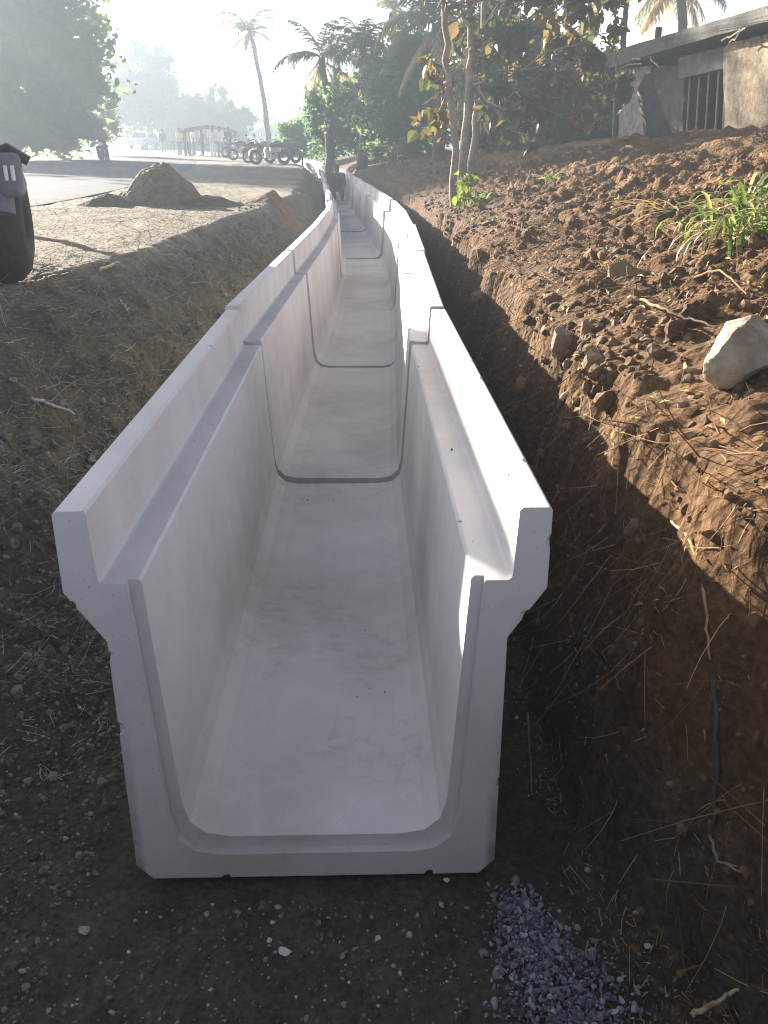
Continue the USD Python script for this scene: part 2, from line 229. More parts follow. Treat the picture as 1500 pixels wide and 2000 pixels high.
def height(x, y, tint=False):
    x, y = np.broadcast_arrays(np.asarray(x, float), np.asarray(y, float))
    o = x - centre(y); R = rise(y)
    b1, b2 = billow(x, y, 3.6, 41), billow(x, y, 9.5, 43); w1, w2, w3, w4 = fb(x, y, 0.9, 3), fb(x, y, 3.1, 5), fb(x, y, 9.0, 9, 3), fb(x, y, 24.0, 15, 2)
    head = ss(-0.25, -1.1, y); deep = 1 - ss(9, 17, y)                          # the trench is backfilled further on
    floor = 0.03 * deep + (1 - deep) * 0.55 + 0.03 * w2 + 0.02 * w3
    # left: the cut slope up to the shoulder of the road
    foot_l = -(0.60 + 0.18 * (1 - ss(1.2, 3.0, y))) + 0.10 * w2
    rim_l = -(1.50 + 0.45 * (1 - ss(2, 7, y)) - 0.45 * ss(7, 16, y)) + 0.35 * w1 + 0.12 * w2
    tl = np.clip((foot_l - o) / (foot_l - rim_l), 0, 1)
    tl = tl ** 0.85 * 0.75 + 0.25 * ss(0, 1, tl)
    shoulder = 0.925 + 0.10 * w1 * ss(-1.2, -2.4, o) + 0.05 * w2 + 0.02 * w3
    zl = floor + (shoulder - floor) * tl + (0.18 * w2 + 0.10 * w3 + 0.05 * w4 + .13 * b1 + .07 * b2) * np.sin(np.pi * np.clip(tl, 0, 1))
    # right: steep cut face, then the spoil bank rising to the ruined house
    foot_r = 0.64 + 0.24 * (1 - ss(0.9, 1.9, y)) + 0.16 * w2 - 0.08 * ss(8, 14, y); rim_r = foot_r + np.clip(0.22 + 0.22 * w2 + 0.16 * w3 - 0.09 * (1 - ss(0.9, 1.9, y)), 0.06, None)
    tr = np.clip((o - foot_r) / (rim_r - foot_r), 0, 1)
    e = np.clip(o - rim_r, 0, None)
    bank = 0.93 + 0.36 * e * np.exp(-e / 4.6) + 0.30 * ss(1.2, 4.8, e) * ss(26, 15, y)
    bank += (0.22 * w1 + 0.20 * w2 + 0.12 * w3 + 0.08 * w4 + 0.15 * b1 + 0.09 * b2) * (0.42 + 0.7 * ss(0.1, 1.2, e)) * ss(60, 20, y)
    zr = floor + (bank - floor) * (tr ** 0.8) + (0.09 * w2 + 0.08 * w3 + .04 * w4 + .13 * b1 + .08 * b2) * np.sin(np.pi * tr)
    z = np.where(o < 0, zl, zr)
    mid = np.abs(o) < 0.50
    z = np.where(mid & (y > 1.4), np.minimum(z, 0.035), z)
    re = o - road_edge(y)                            # the bed of the road lies below its surface
    z = np.where(o < 0, z - 0.10 * ss(0.0, -0.5, re) * ss(-ROAD_W - 0.6, -ROAD_W - 0.1, re) * 1.0 , z)
    flat = ss(0.6, -0.6, re)
    z = np.where(o < 0, z * (1 - flat) + flat * (0.90 + 0.12 * w1 * ss(-ROAD_W, -ROAD_W - 3, re) - 0.08 * ss(0.0, -0.5, re) * ss(-ROAD_W - 0.6, -ROAD_W - 0.1, re)), z)
    z = z + head * np.clip(1.05 + .1 * w1 + .08 * w2 - z, 0, None) * (o > road_edge(y))  # unseen trench end behind the camera, raised to darken the drain end face
    z = z + R
    if not tint: return z
    c = lambda *v: np.array(v)[None, None, :]
    soil_f, soil_l, soil_r = c(0.074, 0.064, 0.051), c(0.106, 0.093, 0.066), c(0.112, 0.062, 0.027)
    dry, far = c(0.215, 0.185, 0.14), c(0.17, 0.15, 0.10)
    E = lambda v: v[..., None]
    T = soil_f + 0 * E(x)
    T = np.where(E(o < 0), T + (soil_l - T) * E(ss(0.1, 0.5, tl)), T + (soil_r - T) * E(ss(0.05, 0.5, tr)))
    T = T + (dry - T) * E(ss(0.86, 1.0, tl) * (o < 0) * np.clip(0.75 + 1.6 * w1 + 0.6 * w2, 0.2, 1))
    T = T + (c(0.205, 0.115, 0.046) - T) * E(ss(0.4, 1.8, e) * (o > 0) * np.clip(0.4 + 2.5 * w2, 0, 1))
    T = T + (far - T) * E(ss(9, 22, np.abs(o)))
    return z, T

def axis(lo, fine_lo, fine_hi, hi, step, grow):
    a = list(np.arange(fine_lo, fine_hi + 1e-9, step)); d = step
    while a[-1] < hi: d *= grow; a.append(a[-1] + d)
    b, d = [], step; v = fine_lo
    while v > lo: d *= grow; v -= d; b.append(v)
    return np.array(b[::-1] + a)
O = axis(-170, -2.4, 2.6, 170, 0.021, 1.055)
Yn = [-160, -110, -75, -50, -32, -20, -12, -8, -5.5, -4, -3] + list(np.arange(-2.4, 0.45, 0.06)) + [0.48, 0.54]; y = 0.6
while y < 330: Yn.append(y); y += max(0.016, 0.0072 * y)
Yn = np.array(Yn)
YY, OO = np.meshgrid(Yn, O, indexing='ij')
XX = OO + centre(YY)
ZZ, TT = height(XX, YY, True)
nr, nc = YY.shape
idx = np.arange(nr * nc).reshape(nr, nc)
F = np.concatenate([np.stack([idx[:-1, :-1], idx[:-1, 1:], idx[1:, 1:]], -1).reshape(-1, 3), np.stack([idx[:-1, :-1], idx[1:, 1:], idx[1:, :-1]], -1).reshape(-1, 3)])
tag(obj('ground', (np.stack([XX, YY, ZZ], -1).reshape(-1, 3), F), 'soil', None, True, TT.reshape(-1, 3)), 'brown excavated earth of trench, banks and road shoulder', 'ground', kind='structure')
# the road: a sheet with a thin edge
yr = np.concatenate([np.linspace(-150, -5, 20), np.linspace(-3, 20, 24), np.geomspace(21, 330, 60)])
lat = np.linspace(0, 1, 9)
rv = np.array([[centre(a) + road_edge(a) - ROAD_W * t, a, 0.925 + rise(a) + 0.05 * (1 - (2 * t - 1) ** 2)] for a in yr for t in lat])
k = np.arange(len(yr) * 9).reshape(-1, 9)
rf = np.concatenate([np.stack([k[:-1, :-1], k[1:, :-1], k[1:, 1:]], -1).reshape(-1, 3), np.stack([k[:-1, :-1], k[1:, 1:], k[:-1, 1:]], -1).reshape(-1, 3)])
tag(obj('road', (rv, rf), 'asphalt', None, True), 'pale dusty grey road curving off to the left', 'road', kind='structure')

# ---------------------------------------------------------------- the precast drain sections
L = 2.29
def u_profile():
    def fil(p0, p1, p2, r, n=6):                     # round the corner p1
        p0, p1, p2 = map(np.array, (p0, p1, p2)); a = (p0 - p1) / np.linalg.norm(p0 - p1); b = (p2 - p1) / np.linalg.norm(p2 - p1)
        t = np.linspace(0, 1, n)[:, None]; s, e = p1 + a * r, p1 + b * r
        return (s * (1 - t) ** 2 + 2 * p1 * t * (1 - t) + e * t ** 2).tolist()
    half = [(0.362, 0.05), (0.396, 0.088), (0.396, 0.652), (0.468, 0.762), (0.468, 0.924), (0.462, 0.930), (0.412, 0.930), (0.406, 0.924)]
    half += fil((0.406, 0.92), (0.399, 0.779), (0.322, 0.779), 0.012, 4) + [(0.328, 0.779), (0.322, 0.773)]
    half += fil((0.322, 0.773), (0.283, 0.145), (0.0, 0.145), 0.095, 4)
    return half
H = u_profile()
outer = H + [(-x, z) for x, z in H[::-1]]
def extr(poly, y0, y1):
    m = trimesh.creation.extrude_polygon(Polygon(poly), y1 - y0, engine='earcut')
    v = m.vertices.copy(); m.vertices = np.stack([v[:, 0], y1 - v[:, 2], v[:, 1]], -1); m.fix_normals(); return m
def to_man(m): m.merge_vertices(); return manifold3d.Manifold(manifold3d.Mesh(np.asarray(m.vertices, np.float32), np.asarray(m.faces, np.uint32)))
body = to_man(extr(outer, 0, L))
inner_half = [p for p in H if p[0] <= 0.329 and p[1] <= 0.7795]
grow = [(x + 0.024, z - 0.030) for x, z in inner_half]
opening = [(0.350, 0.7805), (0.350, 0.777)] + grow[2:]
opening = [(0.3465, 0.781)] + [(x, z) for x, z in grow if z < 0.74]
op = opening + [(-x, z) for x, z in opening[::-1]]
rebate = to_man(extr(op, -0.02, 0.022))
body = body - rebate
cr_ = np.random.default_rng(77); nibs = []
edges = [((s * x, z), n_) for s in (-1, 1) for (x, z), n_ in (((.468, .930), 7), ((.406, .930), 5), ((.324, .779), 5))]
for (ex, ez), n_ in edges:
    for _ in range(n_):
        yy = 0.0 if cr_.uniform() < .25 else cr_.uniform(0, L); m_ = rock(int(cr_.integers(1e6)), cr_.uniform(.005, .013), (1, cr_.uniform(1, 2.4), .8), 1, .5)
        m_.apply_translation((ex, yy, ez)); nibs.append(to_man(m_))
for ex, ez in ((.396, .3), (-.396, .45), (.43, .70), (-.452, .735), (-.20, .05), (.25, .05), (-.396, .62), (.468, .86)):
    m_ = rock(int(cr_.integers(1e6)), cr_.uniform(.007, .014), (1, 1, 1.4), 1, .5); m_.apply_translation((ex, 0, ez)); nibs.append(to_man(m_))
body = body - manifold3d.Manifold.batch_boolean(nibs, manifold3d.OpType.Add)
bm = body.to_mesh(); bmesh = trimesh.Trimesh(bm.vert_properties[:, :3], bm.tri_verts)
# cut the long faces across so that light and wear have something to sit on
seal_half = [(x + 0.015, z - 0.015) for x, z in inner_half] ; seal_in = [(x + 0.009, z - 0.009) for x, z in inner_half]
lipo = [(0.464, 0.76), (0.464, 0.922), (0.410, 0.922), (0.402, 0.772), (0.332, 0.772)]
seal_poly = [(0.38, 0.06), (0.38, 0.652), (0.450, 0.760), (0.450, 0.885), (0.424, 0.885), (0.420, 0.740), (0.345, 0.735)] + [(x + .012, z - .012) for x, z in seal_in if z < .70]
seal = extr(seal_poly + [(-x, z) for x, z in seal_poly[::-1]], L + 0.0005, L + 0.0245)
starts = [1.553]; 
pts = []
p = np.array([float(centre(1.553)), 1.553])
first = None
ORD = ['first', 'second', 'third', 'fourth', 'fifth', 'sixth', 'seventh', 'eighth', 'ninth', 'tenth', 'eleventh', 'twelfth', 'thirteenth', 'fourteenth']
for i in range(27):
    y1 = p[1] + L + 0.025
    for _ in range(3):
        q = np.array([float(centre(y1)), y1]); d = q - p; ln = np.hypot(*d); y1 += (L + 0.025 - ln) * d[1] / ln
    d = q - p; rz = -math.degrees(math.atan2(d[0], d[1]))
    jit = np.random.default_rng(50 + i).normal(0, 1, 3)
    z = float(rise(p[1])) + (0.009 * jit[0] if i > 2 else (0, .009, .014)[i])
    loc = (p[0] + (0.010 * jit[1] if i else 0), p[1], z)
    if i == 0:
        first = thing('drain_section', 'nearest pale concrete drain section, its rebated open end facing the viewer', 'drain section', loc, rz, 'precast concrete drain sections laid end to end')
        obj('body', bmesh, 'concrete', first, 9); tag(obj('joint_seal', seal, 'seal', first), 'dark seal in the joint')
    else:
        lab = (f'pale concrete drain section, {ORD[i]} in line from the open end in the trench' if i < 14 else 'pale concrete drain section in the far part of the line, towards the parked motorcycles')
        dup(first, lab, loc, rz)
    p = q

# ---------------------------------------------------------------- vegetation builders
def leaves(centers, size, seed, aspect=0.45, droop=0.3, fold=0.25, flat=0.5):
    """One folded leaf (four triangles) at each centre, turned at random."""
    r = np.random.default_rng(seed); n = len(centers)
    ax = r.normal(size=(n, 3)); ax[:, 2] = ax[:, 2] * 0.6 - droop; ax /= np.linalg.norm(ax, axis=1, keepdims=True)
    up = r.normal(size=(n, 3)) * (1 - flat) + np.array([0, 0, flat]); sd = np.cross(ax, up); sd /= np.linalg.norm(sd, axis=1, keepdims=True) + 1e-9
    nm = np.cross(sd, ax)
    s = size * r.uniform(0.6, 1.3, (n, 1))
    c = np.asarray(centers)
    a, b = c - ax * s * 0.5, c + ax * s * 0.5 - nm * s * 0.12
    l, q = c + sd * s * aspect * 0.5 + nm * s * fold * 0.4, c - sd * s * aspect * 0.5 + nm * s * fold * 0.4
    v = np.stack([a, l, b, q, c], 1).reshape(-1, 3)
    f = (np.arange(n)[:, None, None] * 5 + np.array([[0, 4, 1], [1, 4, 2], [2, 4, 3], [3, 4, 0]])).reshape(-1, 3)
    return trimesh.Trimesh(v, f, process=False)
def clump_points(blobs, n, seed, clumps=40, spread=0.22):
    """Points in uneven clumps through ellipsoids (centre, radii)."""
    r = np.random.default_rng(seed); vol = np.array([np.prod(b[1]) ** (2 / 3) for b in blobs]); out, cl = [], []
    for (c, rad), w in zip(blobs, vol / vol.sum()):
        k = max(4, int(clumps * w)); d = r.normal(size=(k, 3)); d /= np.linalg.norm(d, axis=1, keepdims=True)
        cc = np.asarray(c) + d * np.asarray(rad) * r.uniform(0.25, 1.0, (k, 1)) ** 0.6; cl.append(cc)
        wt = r.uniform(0.3, 1.6, k); m = int(n * w)
        pick = r.choice(k, m, p=wt / wt.sum())
        out.append(cc[pick] + r.normal(0, 1, (m, 3)) * np.asarray(rad) * spread * r.uniform(0.5, 1.2, k)[pick][:, None])
    return np.vstack(out), np.vstack(cl)
def tree(name, label, cat_, base, blobs, n, leaf, lm, bark='bark_dark', trunk_r=0.12, seed=1, group=None, clumps=40, spread=0.22, limbs=10, aspect=0.5, lean=None):
    base = np.asarray(base, float); t = thing(name, label, cat_, base, 0, group)
    blobs = [(np.asarray(c, float) - base, rr) for c, rr in blobs]
    pts, cl = clump_points(blobs, n, seed, clumps, spread)
    top = np.mean([b[0] for b in blobs], 0)
    r = np.random.default_rng(seed + 9)
    path = bend((0, 0, -0.2), top, 9, 0.02 * np.linalg.norm(top), seed)
    obj('trunk', tube(path, np.linspace(trunk_r, trunk_r * 0.35, 9), 8), bark, t, 40)
    sel = cl[r.permutation(len(cl))[:limbs]]
    ms = []
    for q in sel:
        k = int(np.clip(3 + 5 * (q[2] / max(top[2], 0.1)) * 0.6, 2, 7)); ms.append(tube(bend(path[k], q, 6, 0.06 * np.linalg.norm(q - path[k]), int(r.integers(1e6))), np.linspace(trunk_r * 0.45, trunk_r * 0.1, 6), 5))
    if ms: obj('limbs', cat(ms), bark, t, 40)
    pts = pts[pts[:, 2] > 0.02]
    obj('crown', leaves(pts, leaf, seed + 3, aspect), lm, t)
    return t
def frond(length, az, el, droop, seed, width=0.5, n=26, dry=False):
    r = np.random.default_rng(seed)
    s = np.linspace(0, 1, n); a0 = el
    ang = a0 - droop * s ** 1.4; ds = length / n
    rr, zz = np.cumsum(np.cos(ang) * ds), np.cumsum(np.sin(ang) * ds)
    h = np.array([math.sin(az), math.cos(az), 0]); sd = np.array([math.cos(az), -math.sin(az), 0])
    mid = h * rr[:, None] + np.array([0, 0, 1]) * zz[:, None]
    tan = np.gradient(mid, axis=0); tan /= np.linalg.norm(tan, axis=1, keepdims=True)
    ms = [tube(mid, np.linspace(0.035, 0.006, n) * length / 2.2, 4)]
    v, f = [], []
    for i in range(2, n):
        L_ = width * length * 0.55 * math.sin(math.pi * min(0.97, 0.18 + 0.78 * s[i])) ** 0.7 * r.uniform(0.75, 1.15)
        for sg in (-1, 1):
            d = sd * sg * 0.8 + tan[i] * 0.7 + np.array([0, 0, -1]) * r.uniform(0.15, 0.75); d /= np.linalg.norm(d)
            p0, p1, p2 = mid[i], mid[i] + d * L_ * 0.55, mid[i] + d * L_ + np.array([0, 0, -L_ * r.uniform(0.15, 0.4)])
            w = tan[i] * 0.028 * length / 2 * r.uniform(0.8, 1.3)
            k = len(v); v += [p0 - w, p0 + w, p1 + w, p1 - w, p2]; f += [[k, k + 1, k + 2], [k, k + 2, k + 3], [k + 3, k + 2, k + 4]]
    return cat([ms[0], trimesh.Trimesh(np.array(v), np.array(f), process=False)])
def palm(label, base, top, fronds, length, seed, trunk_r=0.13, dead=6, width=0.5, group='palms behind the drain', bow=0.03, nuts=False):
    base, top = np.asarray(base, float), np.asarray(top, float); t = thing('palm_tree', label, 'palm tree', base, 0, group)
    H_ = top - base; r = np.random.default_rng(seed)
    path = bend((0, 0, -0.2), H_, 14, 0.004 * np.linalg.norm(H_), seed, sag=(bow * H_[2], 0, 0))
    obj('trunk', tube(path, np.linspace(trunk_r * 1.25, trunk_r * 0.75, 14) * (1 + 0.05 * (np.arange(14) % 2)), 9), 'bark_dark', t, 40)
    for i in range(fronds):
        m = frond(length * r.uniform(0.75, 1.1), i * 2.399 + r.uniform(-.3, .3), r.uniform(-0.1, 1.35), r.uniform(0.9, 1.9), seed * 31 + i, width)
        m.apply_translation(H_); obj('frond', m, 'leaf_palm', t)
    for i in range(dead):
        m = frond(length * r.uniform(0.7, 1.0), r.uniform(0, 6.28), r.uniform(-0.9, -0.3), r.uniform(0.5, 0.9), seed * 57 + i, width * 0.8)
        m.apply_translation(H_ - np.array([0, 0, 0.1])); obj('dead_frond', m, 'leaf_dry', t)
    return t
def G(px, y, dz=0.0):
    """The ground at distance y below a picture column."""
    x = at_y(px, 300, y)[0]; return np.array([x, y, float(height(x, y)) + dz])

# large hazy tree at the far left, the round one beyond it, and the smaller ones down the road
B = lambda px, py, y, *r: (at_y(px, py, y), r)
tree('broadleaf_tree', 'tall hazy tree mass overhanging the road at the left edge of the photo', 'tree', G(-40, 50),
     [B(-60, 60, 50, 6.5, 4, 5.0), B(70, 30, 50, 3.2, 3, 3.2), B(60, 190, 49, 3.4, 3, 2.8), B(-60, 230, 50, 5, 3, 2.4), B(130, 110, 50, 1.3, 1.8, 2.0), B(60, 265, 47, 3.2, 1.5, 1.0), B(150, 250, 50, 1.2, 1.4, 1.2), B(30, -120, 50, 5, 4, 3.5)],
     34000, 0.55, 'leaf_dark', trunk_r=0.45, seed=11, clumps=170, spread=0.17, group='trees along the road')
tree('broadleaf_tree', 'round-crowned hazy tree beyond the road bend, above the white car', 'tree', G(300, 102),
     [B(278, 150, 102, 3.9, 3, 3.3), B(290, 210, 102, 4.6, 3, 3.0), B(240, 200, 102, 2.3, 2, 2.2), B(320, 180, 102, 2.1, 2, 2.8), B(280, 110, 102, 2.3, 2, 1.5)], 16000, 0.55, 'leaf_dark', trunk_r=0.35, seed=12, clumps=110, spread=0.16, group='trees along the road')
tree('broadleaf_tree', 'small hazy tree at the roadside behind the motorcycle rider', 'tree', G(195, 62), [B(195, 235, 62, 1.2, 1.2, 1.6), B(205, 190, 62, .8, .8, 1.2)], 2600, 0.25, 'leaf_mid', seed=13, clumps=40, group='trees along the road')
for i, (px, top, y, w, lab) in enumerate([(375, 185, 92, 55, 'open-crowned tree behind the people in pale shirts, beside the round tree'), (415, 165, 100, 40, 'pointed narrow tree on the skyline behind the roadside crowd'),
                                          (455, 205, 92, 45, 'low tree under the lone leaning palm, to the left of its trunk'), (345, 230, 110, 40, 'low far tree directly behind the white car and crowd')]):
    k = y / F_PX
    tree('roadside_tree', lab, 'tree', G(px, y), [(at_y(px, (top + 290) / 2, y), (w * k * .8, 2, (290 - top) * .42 * k)), (at_y(px - w * .4, (top + 330) / 2, y), (w * k * .6, 2, (290 - top) * .3 * k)), (at_y(px + 4, top + 25, y), (w * k * .35, 1.2, 28 * k))],
         6000, 0.5, 'leaf_dark', seed=20 + i, clumps=60, spread=0.17, group='trees along the road')
# a wooded hill far off
hx, hy, hz = at_y(655, 250, 120)
g_ = np.linspace(-1, 1, 70); gx, gy = np.meshgrid(g_ * 31, g_ * 20, indexing='ij')
hh = 7.2 * np.clip(1 - (gx / 30) ** 2 - (gy / 20) ** 2, 0, 1) ** 0.8 + 1.6 * fb(gx + 300, gy, 0.5, 4) * 2 - 1.0
gi = np.arange(4900).reshape(70, 70)
hf = np.concatenate([np.stack([gi[:-1, :-1], gi[1:, :-1], gi[1:, 1:]], -1).reshape(-1, 3), np.stack([gi[:-1, :-1], gi[1:, 1:], gi[:-1, 1:]], -1).reshape(-1, 3)])
hv = np.stack([gx + hx + 6, gy + 132, hh + float(rise(120))], -1).reshape(-1, 3)
tag(obj('hill', (hv, hf), 'hill_scrub', None, True), 'low wooded hill on the hazy horizon', 'hill', kind='structure')

# palms
palm('lone slender palm leaning over the road, its old fronds hanging', G(527, 62), at_y(487, 62, 62), 13, 2.3, 31, 0.16, dead=10, width=0.42, bow=0.035)
palm('palm whose arching fronds reach left above the end of the drain', G(640, 36), at_y(628, 112, 36), 13, 1.95, 32, 0.15, dead=4)
palm('bushy young palm with upright fronds left of the tall thin palm', G(705, 33), at_y(708, 92, 33), 18, 1.7, 33, 0.16, dead=3, width=0.55)
palm('tall thin dark palm behind the thicket with drooping head at the top edge', G(778, 44), at_y(768, 22, 44), 14, 1.9, 34, 0.13, dead=9, width=0.55, bow=0.0)
palm('large palm with long pale fronds just left of the pale trunks', G(855, 25), at_y(852, 45, 25), 16, 2.1, 35, 0.14, dead=3)
palm('dark palm whose hanging head shows above the ruined house roof', G(1330, 30), at_y(1325, -45, 30), 14, 1.9, 36, 0.15, dead=10, width=0.6)
# dense bushes behind the bank
BU = [(590, 235, 46, 45, 'leaf_dark', 'pale dry bush beside the leaning palm foot at the far end of the drain'), (655, 150, 38, 55, 'leaf_dark', 'dark bush under the palm with arching fronds'), (715, 160, 36, 70, 'leaf_dark', 'dark green bush under the bushy young palm'),
      (775, 105, 32, 75, 'leaf_dark', 'dense dark bush below the tall thin palm'), (835, 70, 30, 70, 'leaf_mid', 'green bush behind the lone left pale trunk'),
      (960, 60, 26, 75, 'leaf_mid', 'mixed green bush right behind the pair of pale trunks'), (1040, 60, 25, 80, 'leaf_mid', 'green bush in the middle between pale trunks and ruined house'),
      (1110, 80, 24, 75, 'leaf_dark', 'bush left of the ruined house, under the brown-leaved tree'), (1175, 120, 23.5, 65, 'leaf_dark', 'dark bush touching the left corner of the ruined house')]
for i, (px, top, y, w, lm, lab) in enumerate(BU):
    k = y / F_PX; b = 305
    tree('bush', lab, 'bush', G(px, y), [(at_y(px, b - (b - top) * .35, y), (w * k, 1.3, (b - top) * .33 * k)), (at_y(px + w * .1, top + (b - top) * .12, y + .4), (w * .6 * k, 1.0, (b - top) * .16 * k)), (at_y(px - w * .3, b - (b - top) * .65, y), (w * .7 * k, 1.1, (b - top) * .30 * k)), (at_y(px + w * .35, b - (b - top) * .7, y + .5), (w * .6 * k, 1.1, (b - top) * .28 * k))],
         8500, 0.24, lm, trunk_r=0.06, seed=40 + i, clumps=70, spread=0.2, limbs=14, group='bushes behind the bank')

# pale slender trunks with large yellow and brown leaves
def big_leaf(p, size, seed):
    r = np.random.default_rng(seed); az = r.uniform(0, 6.28); el = r.uniform(-1.25, 0.15)
    d = np.array([math.cos(el) * math.cos(az), math.cos(el) * math.sin(az), math.sin(el)]); s = np.cross(d, [0, 0, 1.0]); s /= np.linalg.norm(s)
    rot = r.uniform(-.7, .7); n = np.cross(s, d); s = s * math.cos(rot) + n * math.sin(rot); n = np.cross(s, d)
    v = []
    for t, w in ((0, .03), (.2, .24), (.45, .34), (.7, .26), (.9, .1)):
        c = p + d * size * t - n * size * .22 * t * t
        v += [c - s * w * size + n * w * size * .3, c, c + s * w * size + n * w * size * .3]
    v.append(p + d * size * 1.02 - n * size * .24)
    f = []
    for i in range(4):
        for j in range(2):
            a = i * 3 + j; f += [[a, a + 1, a + 4], [a, a + 4, a + 3]]
    f += [[12, 13, 15], [13, 14, 15]]
    return trimesh.Trimesh(np.array(v), np.array(f), process=False)
def teak(label, base, path_px, y, rad, blobs, nbig, nsmall, seed, size=0.235):
    base = np.asarray(base, float); t = thing('broad_leaved_tree', label, 'tree', base, 0, 'pale slender trees on the bank')
    P = [base - [0, 0, .15]] + [at_y(px, py, yy) for px, py, yy in path_px]; P = np.array(P)
    tt = np.linspace(0, len(P) - 1, 22); path = np.stack([np.interp(tt, range(len(P)), P[:, k]) for k in range(3)], -1) - base
    path[1:-1] += np.random.default_rng(seed).normal(0, .012, (20, 3))
    obj('trunk', tube(path, np.linspace(rad * 1.15, rad * .7, 22), 9), 'bark_pale', t, 40)
    pts, cl = clump_points([(np.asarray(c) - base, rr) for c, rr in blobs], nbig + nsmall, seed, 46, 0.17)
    r = np.random.default_rng(seed + 1); ms = []
    for q in cl[r.permutation(len(cl))[:26]]:
        j = int(np.argmin(np.abs(path[:, 2] - (q[2] - 0.5 * abs(q[0] - path[-1, 0]))))); j = max(8, j)
        ms.append(tube(bend(path[j], q, 7, .07, int(r.integers(1e6))), np.linspace(rad * .35, .006, 7), 5))
    tag(obj('branches', cat(ms), 'bark_pale', t, 40), kind='stuff')
    pts = pts[r.permutation(len(pts))]
    for i in range(nbig): obj('leaf', big_leaf(pts[i], size * r.uniform(.7, 1.25), seed * 1000 + i), 'leaf_teak', t)
    if nsmall: tag(obj('foliage', leaves(pts[nbig:], size * .8, seed + 5, .6, .6), 'leaf_teak', t), kind='stuff')
gA = on_ground(888, 398)
teak('slender pale trunk standing alone left of the pair, nearest the drain', gA, [(884, 250, gA[1]), (874, 100, gA[1]), (862, -60, gA[1]), (850, -240, gA[1])], gA[1], 0.038,
     [B(850, 160, gA[1] + .6, .25, .4, .3), B(845, 235, gA[1] + .5, .3, .4, .28), B(900, -60, gA[1], .8, .8, .35)], 90, 160, 61, 0.18)
gB = G(903, 14.5); gC = G(918, 14.8)
teak('left trunk of the close pair of pale trunks, in the bank', gB, [(912, 220, 14.5), (922, 100, 14.5), (914, -40, 14.5), (905, -250, 14.5)], 14.5, 0.06,
     [B(980, 60, 14.5, .5, .8, .5), B(1010, 260, 14.0, .45, .5, .3), B(985, 190, 14.5, .55, .8, .5), B(930, 40, 15, .6, .8, .5), B(900, 120, 15.2, .5, .6, .5), B(960, 250, 15, .5, .6, .4), B(1040, 230, 15, .4, .6, .4)], 200, 900, 62)
teak('right trunk of the close pair, carrying the brown and yellow leaves', gC, [(930, 230, 14.8), (944, 120, 14.8), (950, -40, 14.8), (955, -250, 14.8)], 14.8, 0.055,
     [B(1080, 40, 14.8, .6, .8, .5), B(1150, 50, 15, .5, .7, .5), B(1170, 120, 15, .4, .6, .4), B(1050, 130, 14.8, .6, .8, .4), B(1100, 200, 15, .5, .6, .3), B(1010, 20, 14.8, .6, .8, .4), B(1140, -60, 15, .9, .9, .5), B(1000, 120, 15.2, .6, .8, .5), B(1080, 170, 15.2, .5, .8, .5), B(1190, 190, 15.2, .3, .6, .35)], 295, 1700, 63)
# bare dark trunk at the corner of the ruin and a thin pale sapling
for nm, lab, path, rr, m in [('tree_trunk', 'dark straight trunk rising past the left end of the ruin roof', [G(1218, 21.5), at_y(1216, 100, 21.5), at_y(1224, 0, 21.5), at_y(1228, -160, 21.5)], .07, 'bark_dark'),
                             ('sapling', 'thin pale bare sapling against the left wall of the ruin', [G(1196, 18.5), at_y(1200, 210, 18.5), at_y(1207, 150, 18.5), at_y(1200, 110, 18.5)], .03, 'bark_pale')]:
    path = np.array(path); t = thing(nm, lab, 'tree', path[0])
    tt = np.linspace(0, 3, 14); q = np.stack([np.interp(tt, range(4), path[:, k]) for k in range(3)], -1) - path[0]; q[0, 2] -= .2
    obj('trunk', tube(q, np.linspace(rr, rr * .7, 14), 8), m, t, 40)
    tw = [tube(bend(q[j], q[j] + np.array([random.uniform(-.5, .5), random.uniform(-.3, .3), random.uniform(.1, .5)]), 5, .03, j), np.linspace(rr * .3, .005, 5), 5) for j in range(6, 14)]
    obj('twigs', cat(tw), m, t, 40)

# ---------------------------------------------------------------- the ruined house on the bank
A0, A1 = at_y(1212, 290, 20.0), at_y(1512, 290, 13.6); A0[2] = A1[2] = 0
ux = (A1 - A0) / np.linalg.norm(A1 - A0); un = np.array([ux[1], -ux[0], 0]) ; un = un if un[0] < 0 else -un     # towards the drain
def facade(px, py):                                   # (along, up) of a pixel on the front of the house
    d = ray(px, py); t = ((A0 - CAM) @ un) / (d @ un); q = CAM + d * t; return float((q - A0) @ ux), float(q[2])
house = thing('ruined_house', 'ruined low house with flat concrete roof and barred opening on top of the bank', 'house', (0, 0, 0))
def slab(poly, d0, d1, rough=0.0, seed=0):            # a polygon on the facade, from depth d0 (front) to d1 (back)
    m = trimesh.creation.extrude_polygon(Polygon(poly), d1 - d0, engine='earcut')
    v = m.vertices.copy(); m.vertices = A0 + ux * v[:, :1] - un * (d0 + v[:, 2:]) + np.array([0, 0, 1.0]) * v[:, 1:2]
    if m.volume < 0: m.invert()
    if rough:
        for _ in range(3): m = m.subdivide()
        m.vertices += rough * (np.stack([meshkit.fbm(m.vertices * 4 + k * 9, 3, seed + k) for k in range(3)], -1) - .5)
    return m
fp = lambda *pp: [facade(*q) for q in pp]
obj('wall', slab(fp((1415, 250), (1412, 95), (1424, 84), (1500, 66), (1570, 50), (1570, 260)), 0, .3, .05, 1), 'weathered_plaster', house, 30)
tag(obj('wall', slab(fp((1206, 300), (1214, 135), (1272, 128), (1270, 170), (1255, 200), (1258, 300)), 0, .3, .0, 2), 'pink_plaster', house, 30), 'narrow end wall with pinkish peeling plaster')
obj('wall', slab(fp((1260, 300), (1272, 128), (1330, 128), (1326, 300)), .06, .3, .04, 4), 'dark_concrete', house, 30)
